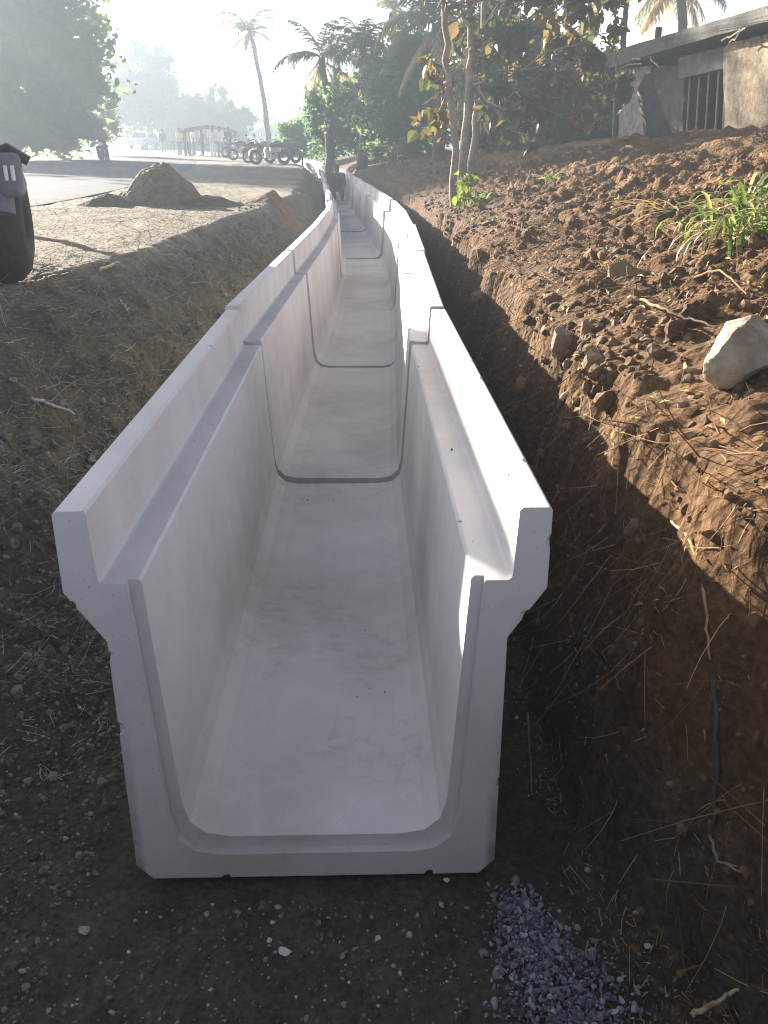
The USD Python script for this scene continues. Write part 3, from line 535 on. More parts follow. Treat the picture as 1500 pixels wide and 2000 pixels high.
obj('lintel', slab(fp((1322, 155), (1322, 112), (1420, 88), (1420, 130)), .03, .3, .02, 3), 'lintel_concrete', house)
roof = slab(fp((1214, 136), (1214, 104), (1300, 80), (1500, 25), (1600, -4), (1600, 30), (1500, 54), (1300, 109)), -.35, 1.3, .03, 5)
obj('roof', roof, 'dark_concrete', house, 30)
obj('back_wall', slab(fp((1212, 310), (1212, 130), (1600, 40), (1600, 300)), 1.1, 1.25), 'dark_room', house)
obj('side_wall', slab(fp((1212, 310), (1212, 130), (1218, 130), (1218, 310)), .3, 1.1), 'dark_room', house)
for i, px in enumerate((1337, 1355, 1373, 1392, 1406)):
    a, z1 = facade(px - 3, 148); b, z0 = facade(px - 9, 262)
    P0, P1 = A0 + ux * b + np.array([0, 0, z0]) - un * .12, A0 + ux * a + np.array([0, 0, z1 + .1]) - un * .12
    obj('window_bar', tube([P0, (P0 + P1) / 2 + ux * .004 * (-1) ** i, P1], .016, 6), 'rusty_bar', house, 40)
a, z = facade(1285, 70); q = A0 + ux * a + np.array([0, 0, z]); b_ = tube([q - [0, 0, .25], q + [0, 0, .14]], [.07, .06], 7); obj('roof_stub', b_, 'dark_concrete', house)
rb = [tube(bend(A0 + ux * facade(px, py)[0] + [0, 0, facade(px, py)[1]] + un * .25, A0 + ux * facade(px + dx, py + dy)[0] + [0, 0, facade(px + dx, py + dy)[1]] + un * .4, 5, .03, px), .012, 5) for px, py, dx, dy in ((1232, 120, 60, -4), (1225, 128, 70, -3), (1440, 80, 60, -22), (1455, 85, 55, -30), (1290, 112, 40, 20))]
[obj('roof_reinforcement', m_, 'rusty_bar', house, 40) for m_ in rb]
yl = 14.2; q0 = at_y(1298, 300, yl); q0[2] = float(height(q0[0], yl)) - .1
lp = thing('leaning_post', 'thick dark leaning concrete post in front of the ruined house', 'post', q0)
q = np.array([[0, 0, 0], (at_y(1288, 255, yl) - q0), (at_y(1270, 210, yl) - q0), (at_y(1262, 172, yl + .1) - q0), (at_y(1268, 150, yl + .2) - q0)])
obj('shaft', tube(q, [.17, .155, .15, .13, .08], 9), 'dark_concrete', lp, 50)

# ---------------------------------------------------------------- spoil, stones, straw and roots
def instancer(name, label, cat_, pts, scales, protos, m, parent=None, seed=0, tilt=True):
    path = numbered('/World/' + name); pi = UsdGeom.PointInstancer.Define(stage, path)
    rel = []
    for i, pm in enumerate(protos):
        usdkit.mesh(stage, f'{path}/piece_{i + 1:03d}', pm, M[m]); rel.append(f'{path}/piece_{i + 1:03d}')
    pi.CreatePrototypesRel().SetTargets([Sdf.Path(p_) for p_ in rel])
    r = np.random.default_rng(seed); n = len(pts)
    pi.CreateProtoIndicesAttr(Vt.IntArray.FromNumpy(r.integers(0, len(protos), n).astype(np.int32)))
    pi.CreatePositionsAttr(Vt.Vec3fArray.FromNumpy(np.asarray(pts, np.float32)))
    q = r.normal(size=(n, 4)); q /= np.linalg.norm(q, axis=1, keepdims=True)
    pi.CreateOrientationsAttr(Vt.QuathArray([Gf.Quath(*map(float, v)) for v in q]))
    pi.CreateScalesAttr(Vt.Vec3fArray.FromNumpy(np.repeat(np.asarray(scales, np.float32)[:, None], 3, 1)))
    return tag(pi.GetPrim(), label, cat_, None, 'stuff')
def scatter(n, y0, y1, o0, o1, seed, power=1.0, dens=None):
    r = np.random.default_rng(seed); y = np.exp(r.uniform(math.log(y0), math.log(y1), n)) if power else r.uniform(y0, y1, n)
    o = r.uniform(o0, o1, n)
    if dens is not None: k = r.uniform(0, 1, n) < dens(o, y); o, y = o[k], y[k]
    x = o + centre(y); return np.stack([x, y, height(x, y)], -1), r
clods = [rock(300 + i, 1.0, (1, .85, .75), 1, .7) for i in range(6)]
p_, r_ = scatter(60000, 0.9, 16, .66, 4.2, 101, 1, lambda o, y: np.clip(.25 + 2.2 * fb(o, y, 2.2, 77), .05, 1))
instancer('earth_clods', 'crumbled brown earth clods covering the spoil bank', 'earth', p_, r_.lognormal(math.log(.011), .62, len(p_)).clip(.004, .055) * ss(.2, 2.4, p_[:, 1]), clods, 'clod', seed=1)
p_, r_ = scatter(14000, 1.0, 14, -1.75, -.52, 102, 1, lambda o, y: 1 - ss(-.95, -1.45, o + .45 * ss(7, 16, y)))
p_, r_ = scatter(3000, 0.95, 16, .85, 4.2, 111, 1, lambda o, y: np.clip(.1 + 3.0 * fb(o, y, 1.3, 77), .03, 1) * .5)
p_[:, 2] -= .012
instancer('earth_lumps', 'larger half-buried lumps of reddish-brown earth in the spoil bank', 'earth', p_, r_.lognormal(math.log(.045), .4, len(p_)).clip(.025, .10) * ss(.5, 2.6, p_[:, 1]), [rock(390 + i, 1.0, (1.2, 1.0, .7), 2, 1.1) for i in range(6)], 'clod', seed=8)
p_, r_ = scatter(14000, 1.0, 14, -1.75, -.52, 102, 1, lambda o, y: 1 - ss(-.95, -1.45, o + .45 * ss(7, 16, y)))
instancer('earth_clods', 'grey-brown crumbs of earth on the left trench slope', 'earth', p_, r_.lognormal(math.log(.008), .55, len(p_)).clip(.003, .03) * ss(.3, 2.6, p_[:, 1]), clods, 'clod_left', seed=2)
peb = [rock(330 + i, 1.0, (1, .8, .6), 1, .3) for i in range(6)]
p_, r_ = scatter(24000, 0.75, 3.2, -1.1, .72, 103, 1, lambda o, y: np.where((np.abs(o) > .5) | (y < 1.5), np.clip(.55 + 1.8 * fb(o, y, 2.6, 78) - .25 * (o > .3), .05, 1), 0))
instancer('gravel', 'small stones strewn over the dark trench floor', 'gravel', p_, r_.lognormal(math.log(.0040), .5, len(p_)).clip(.0015, .010), peb, 'gravel', seed=3)
ch = [rock(360 + i, 1.0, (1, .7, .45), 1, .25) for i in range(6)]
r_ = np.random.default_rng(104); cpts = []
a_, b_ = on_ground(1000, 1745), on_ground(1150, 2050)
for i in range(2200):
    t = r_.beta(1.4, 1.1); wdt = .022 + .055 * t; q = a_ + (b_ - a_) * t + np.array([r_.normal(0, wdt), r_.normal(0, wdt * .6), 0]); q[2] = float(height(q[0], q[1])) + abs(r_.normal(0, .007)); cpts.append(q)
instancer('stone_chips', 'blue-grey stone chips spilt on the trench floor right of the drain end', 'stone chips', cpts, r_.lognormal(math.log(.0055), .45, 2200).clip(.002, .018)[:2200], ch, 'chips', seed=4)
def blades(pts, length, width, seed, up=0.3, curl=.5):
    """Thin bent ribbons: straw, rootlets."""
    r = np.random.default_rng(seed); n = len(pts); az = r.uniform(0, 6.28, n); el = r.normal(up, .35, n)
    d = np.stack([np.cos(el) * np.cos(az), np.cos(el) * np.sin(az), np.sin(el)], -1); sd = np.cross(d, r.normal(size=(n, 3))); sd /= np.linalg.norm(sd, axis=1, keepdims=True)
    b = r.normal(size=(n, 3)) * curl; ln = (length * r.lognormal(0, .45, n))[:, None]; w = (width * r.uniform(.6, 1.4, n))[:, None]
    V = []
    for t in (0, .33, .66, 1):
        c = pts + d * ln * (t - .15) + b * ln * t * t * .5 ; ww = w * (1 - .6 * t); V += [c - sd * ww, c + sd * ww]
    V = np.stack(V, 1).reshape(-1, 3)
    f = (np.arange(n)[:, None, None] * 8 + np.array([[0, 1, 3], [0, 3, 2], [2, 3, 5], [2, 5, 4], [4, 5, 7], [4, 7, 6]])).reshape(-1, 3)
    return trimesh.Trimesh(V, f, process=False)
p_, r_ = scatter(26000, 3.2, 26, -4.3, -1.1, 105, 1, lambda o, y: np.clip(.5 + 1.5 * fb(o, y, 1.5, 79), .05, 1) * ss(-.95, -1.7, o + .45 * ss(7, 16, y)))
tag(obj('dry_straw', blades(p_, .075, .0016, 1, .12), 'straw'), 'dry straw and dead grass on the road shoulder', 'straw', kind='stuff')
p_, r_ = scatter(7000, 1.9, 12, -1.9, -.6, 106)
tag(obj('dead_weeds', blades(p_, .06, .0012, 2, .1), 'twig_grey'), 'grey dead weeds and rootlets on the left trench slope', 'weeds', kind='stuff')
p_, r_ = scatter(42000, 1.15, 14, .72, 3.8, 107, 1, lambda o, y: np.clip(.35 + 2.5 * fb(o, y, 1.8, 80), .04, 1))
tag(obj('rootlets', blades(p_, .085, .0018, 3, .15, .9), 'root'), 'torn brown roots and straw tangled in the spoil bank', 'roots', kind='stuff')
p_, r_ = scatter(1800, .8, 6, .55, .85, 108)
tag(obj('hanging_rootlets', blades(p_, .12, .0011, 4, -.9, .4), 'root'), 'fine roots hanging from the right cut face of the trench', 'roots', kind='stuff')

p_, r_ = scatter(4200, 2.3, 5.5, -1.9, -.75, 109, 1, lambda o, y: np.clip(.05 + 3.2 * fb(o, y, 2.0, 91), 0, 1))
tag(obj('brushwood', blades(p_, .14, .0028, 6, .2, .6), 'twig_grey'), 'grey-green brushwood caught on the lower left trench slope', 'brushwood', kind='stuff')
p_, r_ = scatter(900, 1.7, 9, .7, 3.4, 110)
p_[:, 2] += .01
tag(obj('dead_leaves', leaves(p_, .032, 8, .5, .1, .25, .8), 'leaf_dry'), 'dry curled leaves and scraps scattered on the spoil bank', 'leaves', kind='stuff')

def stick(name, label, pix, rad, m, lift=0.0, forks=(), sag=0.0, cat_='stick'):
    P = [on_ground(*q) for q in pix]; base = P[0].copy()
    P = np.array([q + [0, 0, rad + lift] for q in P]) - base
    tt = np.linspace(0, len(P) - 1, 5 * len(P)); q = np.stack([np.interp(tt, range(len(P)), P[:, k]) for k in range(3)], -1)
    q[:, 2] += lift * np.sin(np.pi * tt / tt[-1]); q[1:-1] += np.random.default_rng(len(label)).normal(0, rad * .35, (len(q) - 2, 3))
    t = thing(name, label, cat_, base); obj('stem', tube(q, np.linspace(rad, rad * .55, len(q)), 7), m, t, 50)
    for k, d in forks: obj('fork', tube(bend(q[k], q[k] + np.array(d), 5, rad * .4, k), np.linspace(rad * .7, rad * .3, 5), 6), m, t, 50)
stick('stick', 'pale bent stick lying on the edge of the shoulder near the parked vehicle', [(62, 560), (100, 552), (135, 541)], .010, 'straw', .01, [(8, (.08, -.03, .01))])
stick('stick', 'short pale broken stick on the shoulder, right of the bent stick', [(193, 532), (216, 526), (234, 517)], .010, 'straw', .005)
stick('stick', 'short stub of cane on the upper left trench slope', [(234, 590), (250, 612)], .009, 'straw', .004)
stick('stick', 'long grey stick lying along the lower left trench slope', [(62, 785), (100, 800), (145, 815)], .009, 'twig_grey', .006)
stick('root', 'long pale curved root sticking out of the bank, left of the big rock', [(1250, 605), (1285, 640), (1330, 660), (1395, 662)], .006, 'straw', .03, cat_='root')
stick('root', 'thin curved twig above the big pale rock', [(1355, 560), (1400, 566), (1455, 596)], .005, 'root', .03, cat_='root')
stick('root', 'dark root hanging down the right cut face of the trench', [(1310, 1030), (1350, 1080), (1372, 1180), (1385, 1300)], .004, 'root', .01, cat_='root')
stick('root', 'long dark root lower down the cut face, at the right of the trench floor', [(1393, 1330), (1398, 1480), (1392, 1620)], .006, 'bark_dark', .01, cat_='root')
stick('root', 'thin root standing against the trench wall beside the drain foot', [(1030, 1400), (1038, 1560)], .004, 'bark_pale', .01, cat_='root')
stick('root', 'forked pale root end at the bottom right of the trench', [(1385, 1640), (1400, 1695), (1450, 1712)], .0035, 'bark_pale', .006, [(6, (.02, .03, .0)), (9, (.02, -.02, .01))], cat_='root')
stick('stick', 'pale twig at the lower right corner of the photo', [(1350, 1995), (1395, 1978), (1440, 1945)], .006, 'straw', .01)
def stone(label, px, py, size, m, seed, stretch=(1, .8, .6), rot=0, sink=.3, grp=None):
    g = on_ground(px, py); t = rock(seed, size * 1.12, stretch, 4 if size > .05 else 3, .22, 16)
    t.apply_transform(trimesh.transformations.euler_matrix(.1, .1, rot)); t.apply_translation([0, 0, size * stretch[2] * (1 - sink)])
    x = thing('stone', label, 'stone', g, 0, grp); t.vertices += size * .05 * (np.stack([meshkit.fbm(t.vertices / size * 5 + 9 * k_, 3, k_) for k_ in range(3)], -1) - .5); obj('block', t, m, x, 22)
stone('big angular pale rock at the right edge of the bank', 1452, 735, .118, 'pale_rock', 2, (1.1, .8, .85), .5, .42)
stone('brown flat-faced stone on the bank edge, left of the big rock', 1092, 700, .062, 'brown_rock', 5, (.8, .6, 1.1), .3, .3)
stone('small pale stone half way up the bank below the palm-like grass', 1115, 402, .045, 'brown_rock', 6, grp=None)
stone('pale round stone high on the bank left of the leafy clump', 880, 300, .09, 'pale_rock', 7)
stone('white stone lying alone on the trench floor in front of the drain', 556, 1862, .013, 'white_stone', 8)
stone('small white stone right under the bottom edge of the drain end', 872, 1722, .008, 'white_stone', 9)
stone('small grey stone beside the head of the stone chips', 945, 1865, .010, 'chips', 10)
stone('pale pebble low on the right trench floor, between wall and chips', 1265, 1850, .008, 'white_stone', 14)
stone('pale pebble near the right wall above the fallen root', 1243, 1785, .008, 'white_stone', 15)
stone('grey stone on the gravel left of the drain foot', 165, 1820, .014, 'gravel', 16)
# earth heaps on the shoulder
def heap(label, px, py, rx, ry, hgt, seed, m='soil', tint=(.20, .165, .115), steep=1.0):
    g = on_ground(px, py); n = 60; a = np.linspace(-1, 1, n); X, Y = np.meshgrid(a, a, indexing='ij')
    rr = np.sqrt(X ** 2 + Y ** 2) + .3 * fb(X * 1.6 + seed, Y * 1.6, 1.4, seed)
    wx, wy = g[0] + X * rx, g[1] + Y * ry
    Z = hgt * np.clip(1 - np.clip(rr, 0, 1) ** 1.7, 0, 1) ** (steep * 2) * (1 + .45 * fb(X * 3 + 5, Y * 3, 1.5, seed + 3)) + .10 * hgt * (fb(X * 14, Y * 14, 1, seed + 5)) * 2 * np.clip(1 - rr, 0, .3) / .3
    Zw = height(wx, wy) + np.where(rr < 1, Z, -.06) - .012
    i_ = np.arange(n * n).reshape(n, n); f_ = np.concatenate([np.stack([i_[:-1, :-1], i_[1:, :-1], i_[1:, 1:]], -1).reshape(-1, 3), np.stack([i_[:-1, :-1], i_[1:, 1:], i_[:-1, 1:]], -1).reshape(-1, 3)])
    V = np.stack([wx, wy, Zw], -1).reshape(-1, 3)
    tag(obj('earth_heap', (V, f_), m, None, True, np.tile(np.array(tint), (n * n, 1))), label, 'earth heap')
heap('tall steep-sided heap of grey-brown earth on the road shoulder', 318, 396, .68, .60, .50, 3, steep=.8)
heap('small low dark earth heap left of the tall heap', 212, 402, .48, .35, .16, 5, tint=(.13, .11, .085))
heap('low dark earth standing in for the cast shadow of the tall heap', 415, 402, .55, .35, .13, 7, tint=(.13, .105, .08))  # low shape and dark tint imitate the shadow of the tall heap
heap('low reddish earth heap on the shoulder close to the drain', 540, 400, .45, .5, .16, 9, tint=(.15, .10, .07))

# bright plants
def leaf_plant(name, label, cat_, base, n, length, width, m, seed, el0=.4, el1=1.3, droop=1.2, stems=False, spread=.1):
    t = thing(name, label, cat_, base); r = np.random.default_rng(seed)
    for i in range(n):
        az = r.uniform(0, 6.28); e = r.uniform(el0, el1); Ln = length * r.uniform(.6, 1.2); s = np.linspace(0, 1, 7); an = e - droop * r.uniform(.7, 1.3) * s ** 1.3
        h = np.array([math.cos(az), math.sin(az), 0]); sd = np.array([-math.sin(az), math.cos(az), 0])
        c = h * np.cumsum(np.cos(an))[:, None] * Ln / 7 + np.array([0, 0, 1.]) * np.cumsum(np.sin(an))[:, None] * Ln / 7 + np.array([r.normal(0, spread), r.normal(0, spread), 0])
        w = width * np.sin(np.pi * np.clip(.12 + .88 * s, 0, 1)) ** .6 + .0008
        v = np.stack([c - sd * w[:, None] + [0, 0, 1] * w[:, None] * .4, c, c + sd * w[:, None] + [0, 0, 1] * w[:, None] * .4], 1).reshape(-1, 3); f = []
        for k in range(6):
            for j in (0, 1): a = k * 3 + j; f += [[a, a + 1, a + 4], [a, a + 4, a + 3]]
        obj('leaf', trimesh.Trimesh(v, np.array(f), process=False), m, t, True)
    return t
leaf_plant('grass_clump', 'fresh green long-leaved plant at the right edge above the big rock', 'plant', on_ground(1452, 470), 75, .34, .008, 'leaf_grass', 5, .5, 1.5, 2.2, spread=.08)
leaf_plant('dry_grass', 'withered yellow blades under the fresh long-leaved plant', 'plant', on_ground(1440, 468), 60, .30, .005, 'leaf_dry', 15, -.1, .8, 1.5, spread=.11)
leaf_plant('grass_clump', 'smaller green clump above the long-leaved plant, cut by the right edge', 'plant', on_ground(1492, 395), 44, .30, .008, 'leaf_grass', 6, .4, 1.4, 1.7, spread=.07)
leaf_plant('grass_clump', 'flattened yellowing grass left of the fresh green plant', 'plant', on_ground(1330, 412), 60, .32, .006, 'leaf_dry', 7, -.1, .5, .6, spread=.1)
g = on_ground(908, 408); lt = thing('small_plant', 'bright yellow-green leafy sprout at the foot of the lone pale trunk', 'plant', g)
r_ = np.random.default_rng(4)
for i in range(3): obj('stem', tube(bend((0, 0, 0), (r_.normal(0, .08), r_.normal(0, .08), .33), 5, .01, i), [.006, .005, .005, .004, .003], 5), 'bark_pale', lt, 40)
for i in range(46): obj('leaf', big_leaf(np.array([r_.normal(0, .07), r_.normal(0, .07), r_.uniform(.02, .36)]), r_.uniform(.07, .12), 900 + i), 'leaf_lime', lt)
g = on_ground(940, 395); leaf_plant('small_plant', 'dull green weed right of the bright yellow-green sprout', 'plant', g, 26, .16, .016, 'leaf_mid', 9, .3, 1.4, 1.2, spread=.05)
g = on_ground(1080, 352); leaf_plant('small_plant', 'pale grey-green weed on the bank between the pale trunks and the ruin', 'plant', g, 30, .22, .015, 'leaf_grass', 10, .1, 1.0, 1.2, spread=.1)

# ---------------------------------------------------------------- people
def hulls(joints, bones):
    out = []
    for a, b in bones:
        (p0, r0), (p1, r1) = joints[a], joints[b]
        s = [manifold3d.Manifold.sphere(r, 14).translate([float(v) for v in p]) for p, r in ((p0, r0), (p1, r1))]
        out.append(manifold3d.Manifold.batch_hull(s))
    m = manifold3d.Manifold.batch_boolean(out, manifold3d.OpType.Add).refine_to_length(.05).to_mesh()
    t = trimesh.Trimesh(m.vert_properties[:, :3], m.tri_verts); t.merge_vertices(); trimesh.smoothing.filter_taubin(t, iterations=6); return t
def person(label, loc, rz, shirt, trousers, pose='stand', seed=0, s=1.0, group=None):
    r = np.random.default_rng(seed); a = r.uniform(-1, 1, 6)
    J = dict(hipl=((-.09, 0, .92), .095), hipr=((.09, 0, .92), .095), waist=((0, 0, 1.05), .135), chest=((0, -.01, 1.28), .15), shl=((-.18, 0, 1.40), .06), shr=((.18, 0, 1.40), .06), neck=((0, 0, 1.45), .055), head=((0, .015, 1.58), .085), crown=((0, .0, 1.65), .085), nose=((0, .105, 1.57), .014),
             knl=((-.10 - .02 * a[0], .03 * a[0], .50), .06), knr=((.10 + .02 * a[1], -.03 * a[0], .50), .06), anl=((-.11, .06 * a[0], .09), .042), anr=((.11, -.06 * a[0], .09), .042), tol=((-.12, .17 + .06 * a[0], .03), .03), tor=((.12, .17 - .06 * a[0], .03), .03),
             ell=((-.25, -.02 + .05 * a[2], 1.13), .043), elr=((.25, -.02 + .05 * a[3], 1.13), .043), wrl=((-.25, .08 + .08 * a[2], .90), .03), wrr=((.25, .08 + .08 * a[3], .90), .03), hal=((-.25, .11 + .09 * a[2], .80), .035), har=((.25, .11 + .09 * a[3], .80), .035))
    if pose in ('ride', 'crouch'):
        dz = -.30 if pose == 'ride' else -.52
        for k in ('hipl', 'hipr', 'waist', 'chest', 'shl', 'shr', 'neck', 'head', 'crown', 'nose', 'ell', 'elr', 'wrl', 'wrr', 'hal', 'har'):
            p_, q_ = J[k]; lean = .25 if pose == 'ride' else .55; h_ = max(0, p_[2] - .92); J[k] = ((p_[0], p_[1] + lean * h_, p_[2] + dz - lean * .25 * h_), q_)
        if pose == 'ride':
            J.update(knl=((-.20, .40, .55), .06), knr=((.20, .40, .55), .06), anl=((-.18, .22, .15), .042), anr=((.18, .22, .15), .042), tol=((-.18, .36, .10), .03), tor=((.18, .36, .10), .03), ell=((-.30, .30, .90), .043), elr=((.30, .30, .90), .043), wrl=((-.30, .52, .88), .03), wrr=((.30, .52, .88), .03), hal=((-.30, .60, .90), .035), har=((.30, .60, .90), .035))
        else:
            J.update(knl=((-.16, .36, .50), .06), knr=((.16, .36, .50), .06), anl=((-.13, .02, .09), .042), anr=((.13, .02, .09), .042), tol=((-.14, .15, .03), .03), tor=((.14, .15, .03), .03), ell=((-.24, .36, .52), .043), elr=((.24, .36, .52), .043), wrl=((-.16, .52, .36), .03), wrr=((.16, .52, .36), .03), hal=((-.12, .58, .28), .035), har=((.12, .58, .28), .035))
    if s != 1: J = {k: ((p_[0] * s, p_[1] * s, p_[2] * s), q_ * s) for k, (p_, q_) in J.items()}
    bones = [('hipl', 'hipr'), ('hipl', 'waist'), ('hipr', 'waist'), ('waist', 'chest'), ('chest', 'shl'), ('chest', 'shr'), ('chest', 'neck'), ('neck', 'head'), ('head', 'crown'), ('head', 'nose'), ('hipl', 'knl'), ('knl', 'anl'), ('anl', 'tol'), ('hipr', 'knr'), ('knr', 'anr'), ('anr', 'tor'),
             ('shl', 'ell'), ('ell', 'wrl'), ('wrl', 'hal'), ('shr', 'elr'), ('elr', 'wrr'), ('wrr', 'har')]
    t = thing('person', label, 'person', loc, rz, group)
    obj('body', hulls(J, bones), 'skin', t, 60)
    fat = lambda d: {k: (p_, q_ + d) for k, (p_, q_) in J.items()}
    obj('shirt', hulls(fat(.022), [('hipl', 'hipr'), ('hipl', 'waist'), ('hipr', 'waist'), ('waist', 'chest'), ('chest', 'shl'), ('chest', 'shr'), ('shl', 'ell'), ('shr', 'elr')]), 'cloth_' + shirt, t, 60)
    obj('trousers', hulls(fat(.016), [('hipl', 'hipr'), ('hipl', 'knl'), ('knl', 'anl'), ('hipr', 'knr'), ('knr', 'anr')]), 'cloth_' + trousers, t, 60)
    hp, hq = J['crown']; hr = trimesh.creation.icosphere(2, hq * 1.13); hr.apply_translation(np.array(hp) + [0, -.018, .012]); obj('hair', hr, 'hair', t, True)
    return t
for i, (px, y, sh, tr, rz, lab) in enumerate([
        (352, 66, 'cream', 'grey', 150, 'person in a loose cream shirt, leftmost of the roadside crowd'), (366, 65, 'yellow', 'brown', 200, 'person in a yellowish shirt next to the cream shirt'),
        (379, 66, 'white', 'grey', 120, 'person in a white shirt between the yellowish and the dark shirt'), (396, 64, 'grey', 'navy', 90, 'person in dark grey clothes under the left end of the canopy'),
        (417, 58, 'white', 'white', 170, 'person in long white clothes in front of the canopied stall'), (431, 58, 'white', 'grey', 215, 'person in a white shirt at the right of the one in long white clothes'),
        (447, 60, 'navy', 'black', 30, 'person in dark clothes at the right end of the canopied stall'), (320, 78, 'navy', 'grey', 10, 'person in dark blue standing by the white car'), (338, 80, 'grey', 'brown', 180, 'person in grey between the car and the crowd')]):
    person(lab, G(px, y), rz, sh, tr, 'stand', i)
wy = 29.0; wx = at_y(646, 345, wy)[0]
person('worker in dark clothes crouching inside the far drain', (float(centre(wy)) + .02, wy, .15), 175, 'plum', 'navy', 'crouch', 30, .92)

# ---------------------------------------------------------------- vehicles
def wheel(parent, c, R, w, ax='x'):
    n = 28; a = np.linspace(0, 2 * np.pi, n, endpoint=False)
    t = trimesh.creation.torus(R - w / 2, w / 2, 28, 12)
    T = np.array([[0, 0, 1, 0], [1, 0, 0, 0], [0, 1, 0, 0], [0, 0, 0, 1.0]]); t.apply_transform(T); t.apply_translation(c)
    ty = obj('tyre', t, 'rubber', parent, True)
    rim = trimesh.creation.torus(R - w, .018, 28, 8); rim.apply_transform(T); hub = trimesh.creation.cylinder(.045, w * .8, sections=14); hub.apply_transform(T)
    sp = [tube([np.zeros(3), [0, math.cos(k) * (R - w), math.sin(k) * (R - w)]], .008, 5) for k in np.linspace(0, 6.28, 9)[:-1]]
    m = cat([rim, hub] + sp); m.apply_translation(c); obj('rim', m, 'steel', ty, 40)
def rbox(c, s, r):
    c, s = np.array(c, float), np.array(s, float) / 2 - r
    return manifold3d.Manifold.batch_hull([manifold3d.Manifold.sphere(r, 16).translate([float(q) for q in c + s * np.array(k)]) for k in np.ndindex(2, 2, 2) for k in [2 * np.array(k) - 1]])
def motorcycle(label, loc, rz, paint, group='motorcycles at the roadside'):
    t = thing('motorcycle', label, 'motorcycle', loc, rz, group)
    wheel(t, (0, .63, .30), .30, .12); wheel(t, (0, -.63, .30), .30, .14)
    fr = [tube([(0, .48, .85), (0, .30, .45), (0, -.1, .32), (0, -.35, .42), (0, -.45, .72)], .022, 7), tube([(0, .44, .80), (0, .05, .72), (0, -.45, .72), (0, -.75, .74)], .02, 7)]
    for s in (-1, 1): fr += [tube([(s * .06, .63, .30), (s * .06, .46, .88)], .02, 7), tube([(s * .07, -.63, .30), (s * .07, -.15, .36)], .018, 6), tube([(s * .09, -.58, .34), (s * .09, -.5, .70)], .022, 7)]
    obj('frame', cat(fr), 'dark_plastic', t, 40)
    tank = manifold3d.Manifold.batch_hull([manifold3d.Manifold.sphere(r, 14).translate(list(c)) for r, c in ((.10, (0, .36, .84)), (.13, (0, .18, .84)), (.09, (0, 0, .78)))]); obj('fuel_tank', tank, paint, t, 40)
    seat = manifold3d.Manifold.batch_hull([manifold3d.Manifold.sphere(r, 12).translate(list(c)) for r, c in ((.06, (-.07, -.05, .77)), (.06, (.07, -.05, .77)), (.07, (-.07, -.65, .83)), (.07, (.07, -.65, .83)))]); obj('seat', seat, 'dark_plastic', t, 40)
    obj('side_panel', rbox((0, -.22, .60), (.20, .42, .26), .06), paint, t, 40)
    obj('engine', cat([obox((0, .08, .42), (.24, .30, .26)), obox((0, .16, .58), (.16, .16, .16), (.5, 0, 0))]), 'steel', t)
    obj('exhaust', tube([(.12, .2, .36), (.15, 0, .25), (.16, -.5, .32), (.16, -.85, .40)], [.02, .022, .045, .045], 9), 'steel', t, 40)
    hb = [tube([(-.36, .34, 1.02), (-.2, .42, 1.03), (0, .46, .96), (.2, .42, 1.03), (.36, .34, 1.02)], .014, 7)]
    for s in (-1, 1): hb += [tube([(s * .25, .42, 1.02), (s * .3, .42, 1.16)], .006, 5), obox((s * .31, .42, 1.19), (.11, .015, .07))]
    obj('handlebar', cat(hb), 'dark_plastic', t, 40)
    hl = trimesh.creation.cylinder(.085, .1, sections=18); hl.apply_transform(trimesh.transformations.rotation_matrix(np.pi / 2, (1, 0, 0))); hl.apply_translation((0, .60, .92)); obj('headlight', hl, 'lamp_glass', t, 40)
    for y0, R, nm in ((.63, .35, 'front'), (-.63, .36, 'rear')):
        a = np.linspace(.5, 2.6, 9); v = np.array([[x, y0 + R * math.cos(q_), .30 + R * math.sin(q_)] for q_ in a for x in (-.06, .06)]); f = [[2 * k, 2 * k + 1, 2 * k + 3] for k in range(8)] + [[2 * k, 2 * k + 3, 2 * k + 2] for k in range(8)]
        up_ = v + [0, 0, .012]; m = trimesh.Trimesh(np.vstack([v, up_]), np.array(f + [[c + 18 for c in q_[::-1]] for q_ in f]), process=False); obj('mudguard', m, paint, t)
    return t
my = 46.0; ml = G(203, my)
motorcycle('motorcycle being ridden towards the viewer along the road', ml, 185, 'dark_plastic', 'motorcycles on the road')
person('person in brown riding the motorcycle on the road', (ml[0], ml[1], ml[2] + .20), 185, 'brown', 'black', 'ride', 40)
for px, y, rz, pt, lab in [(478, 50, 80, 'red_paint', 'red motorcycle, leftmost of those parked at the far end of the drain'), (505, 44, 60, 'dark_plastic', 'dark motorcycle parked next to the red one'),
                           (527, 42, 110, 'steel', 'silver-tanked motorcycle under the leaning palm'), (552, 44, 75, 'dark_plastic', 'black motorcycle nearest the end of the drain line'), (462, 58, 100, 'dark_plastic', 'motorcycle standing at the right end of the canopied stall')]:
    motorcycle(lab, G(px, y), rz, pt, 'motorcycles parked at the far end of the drain')
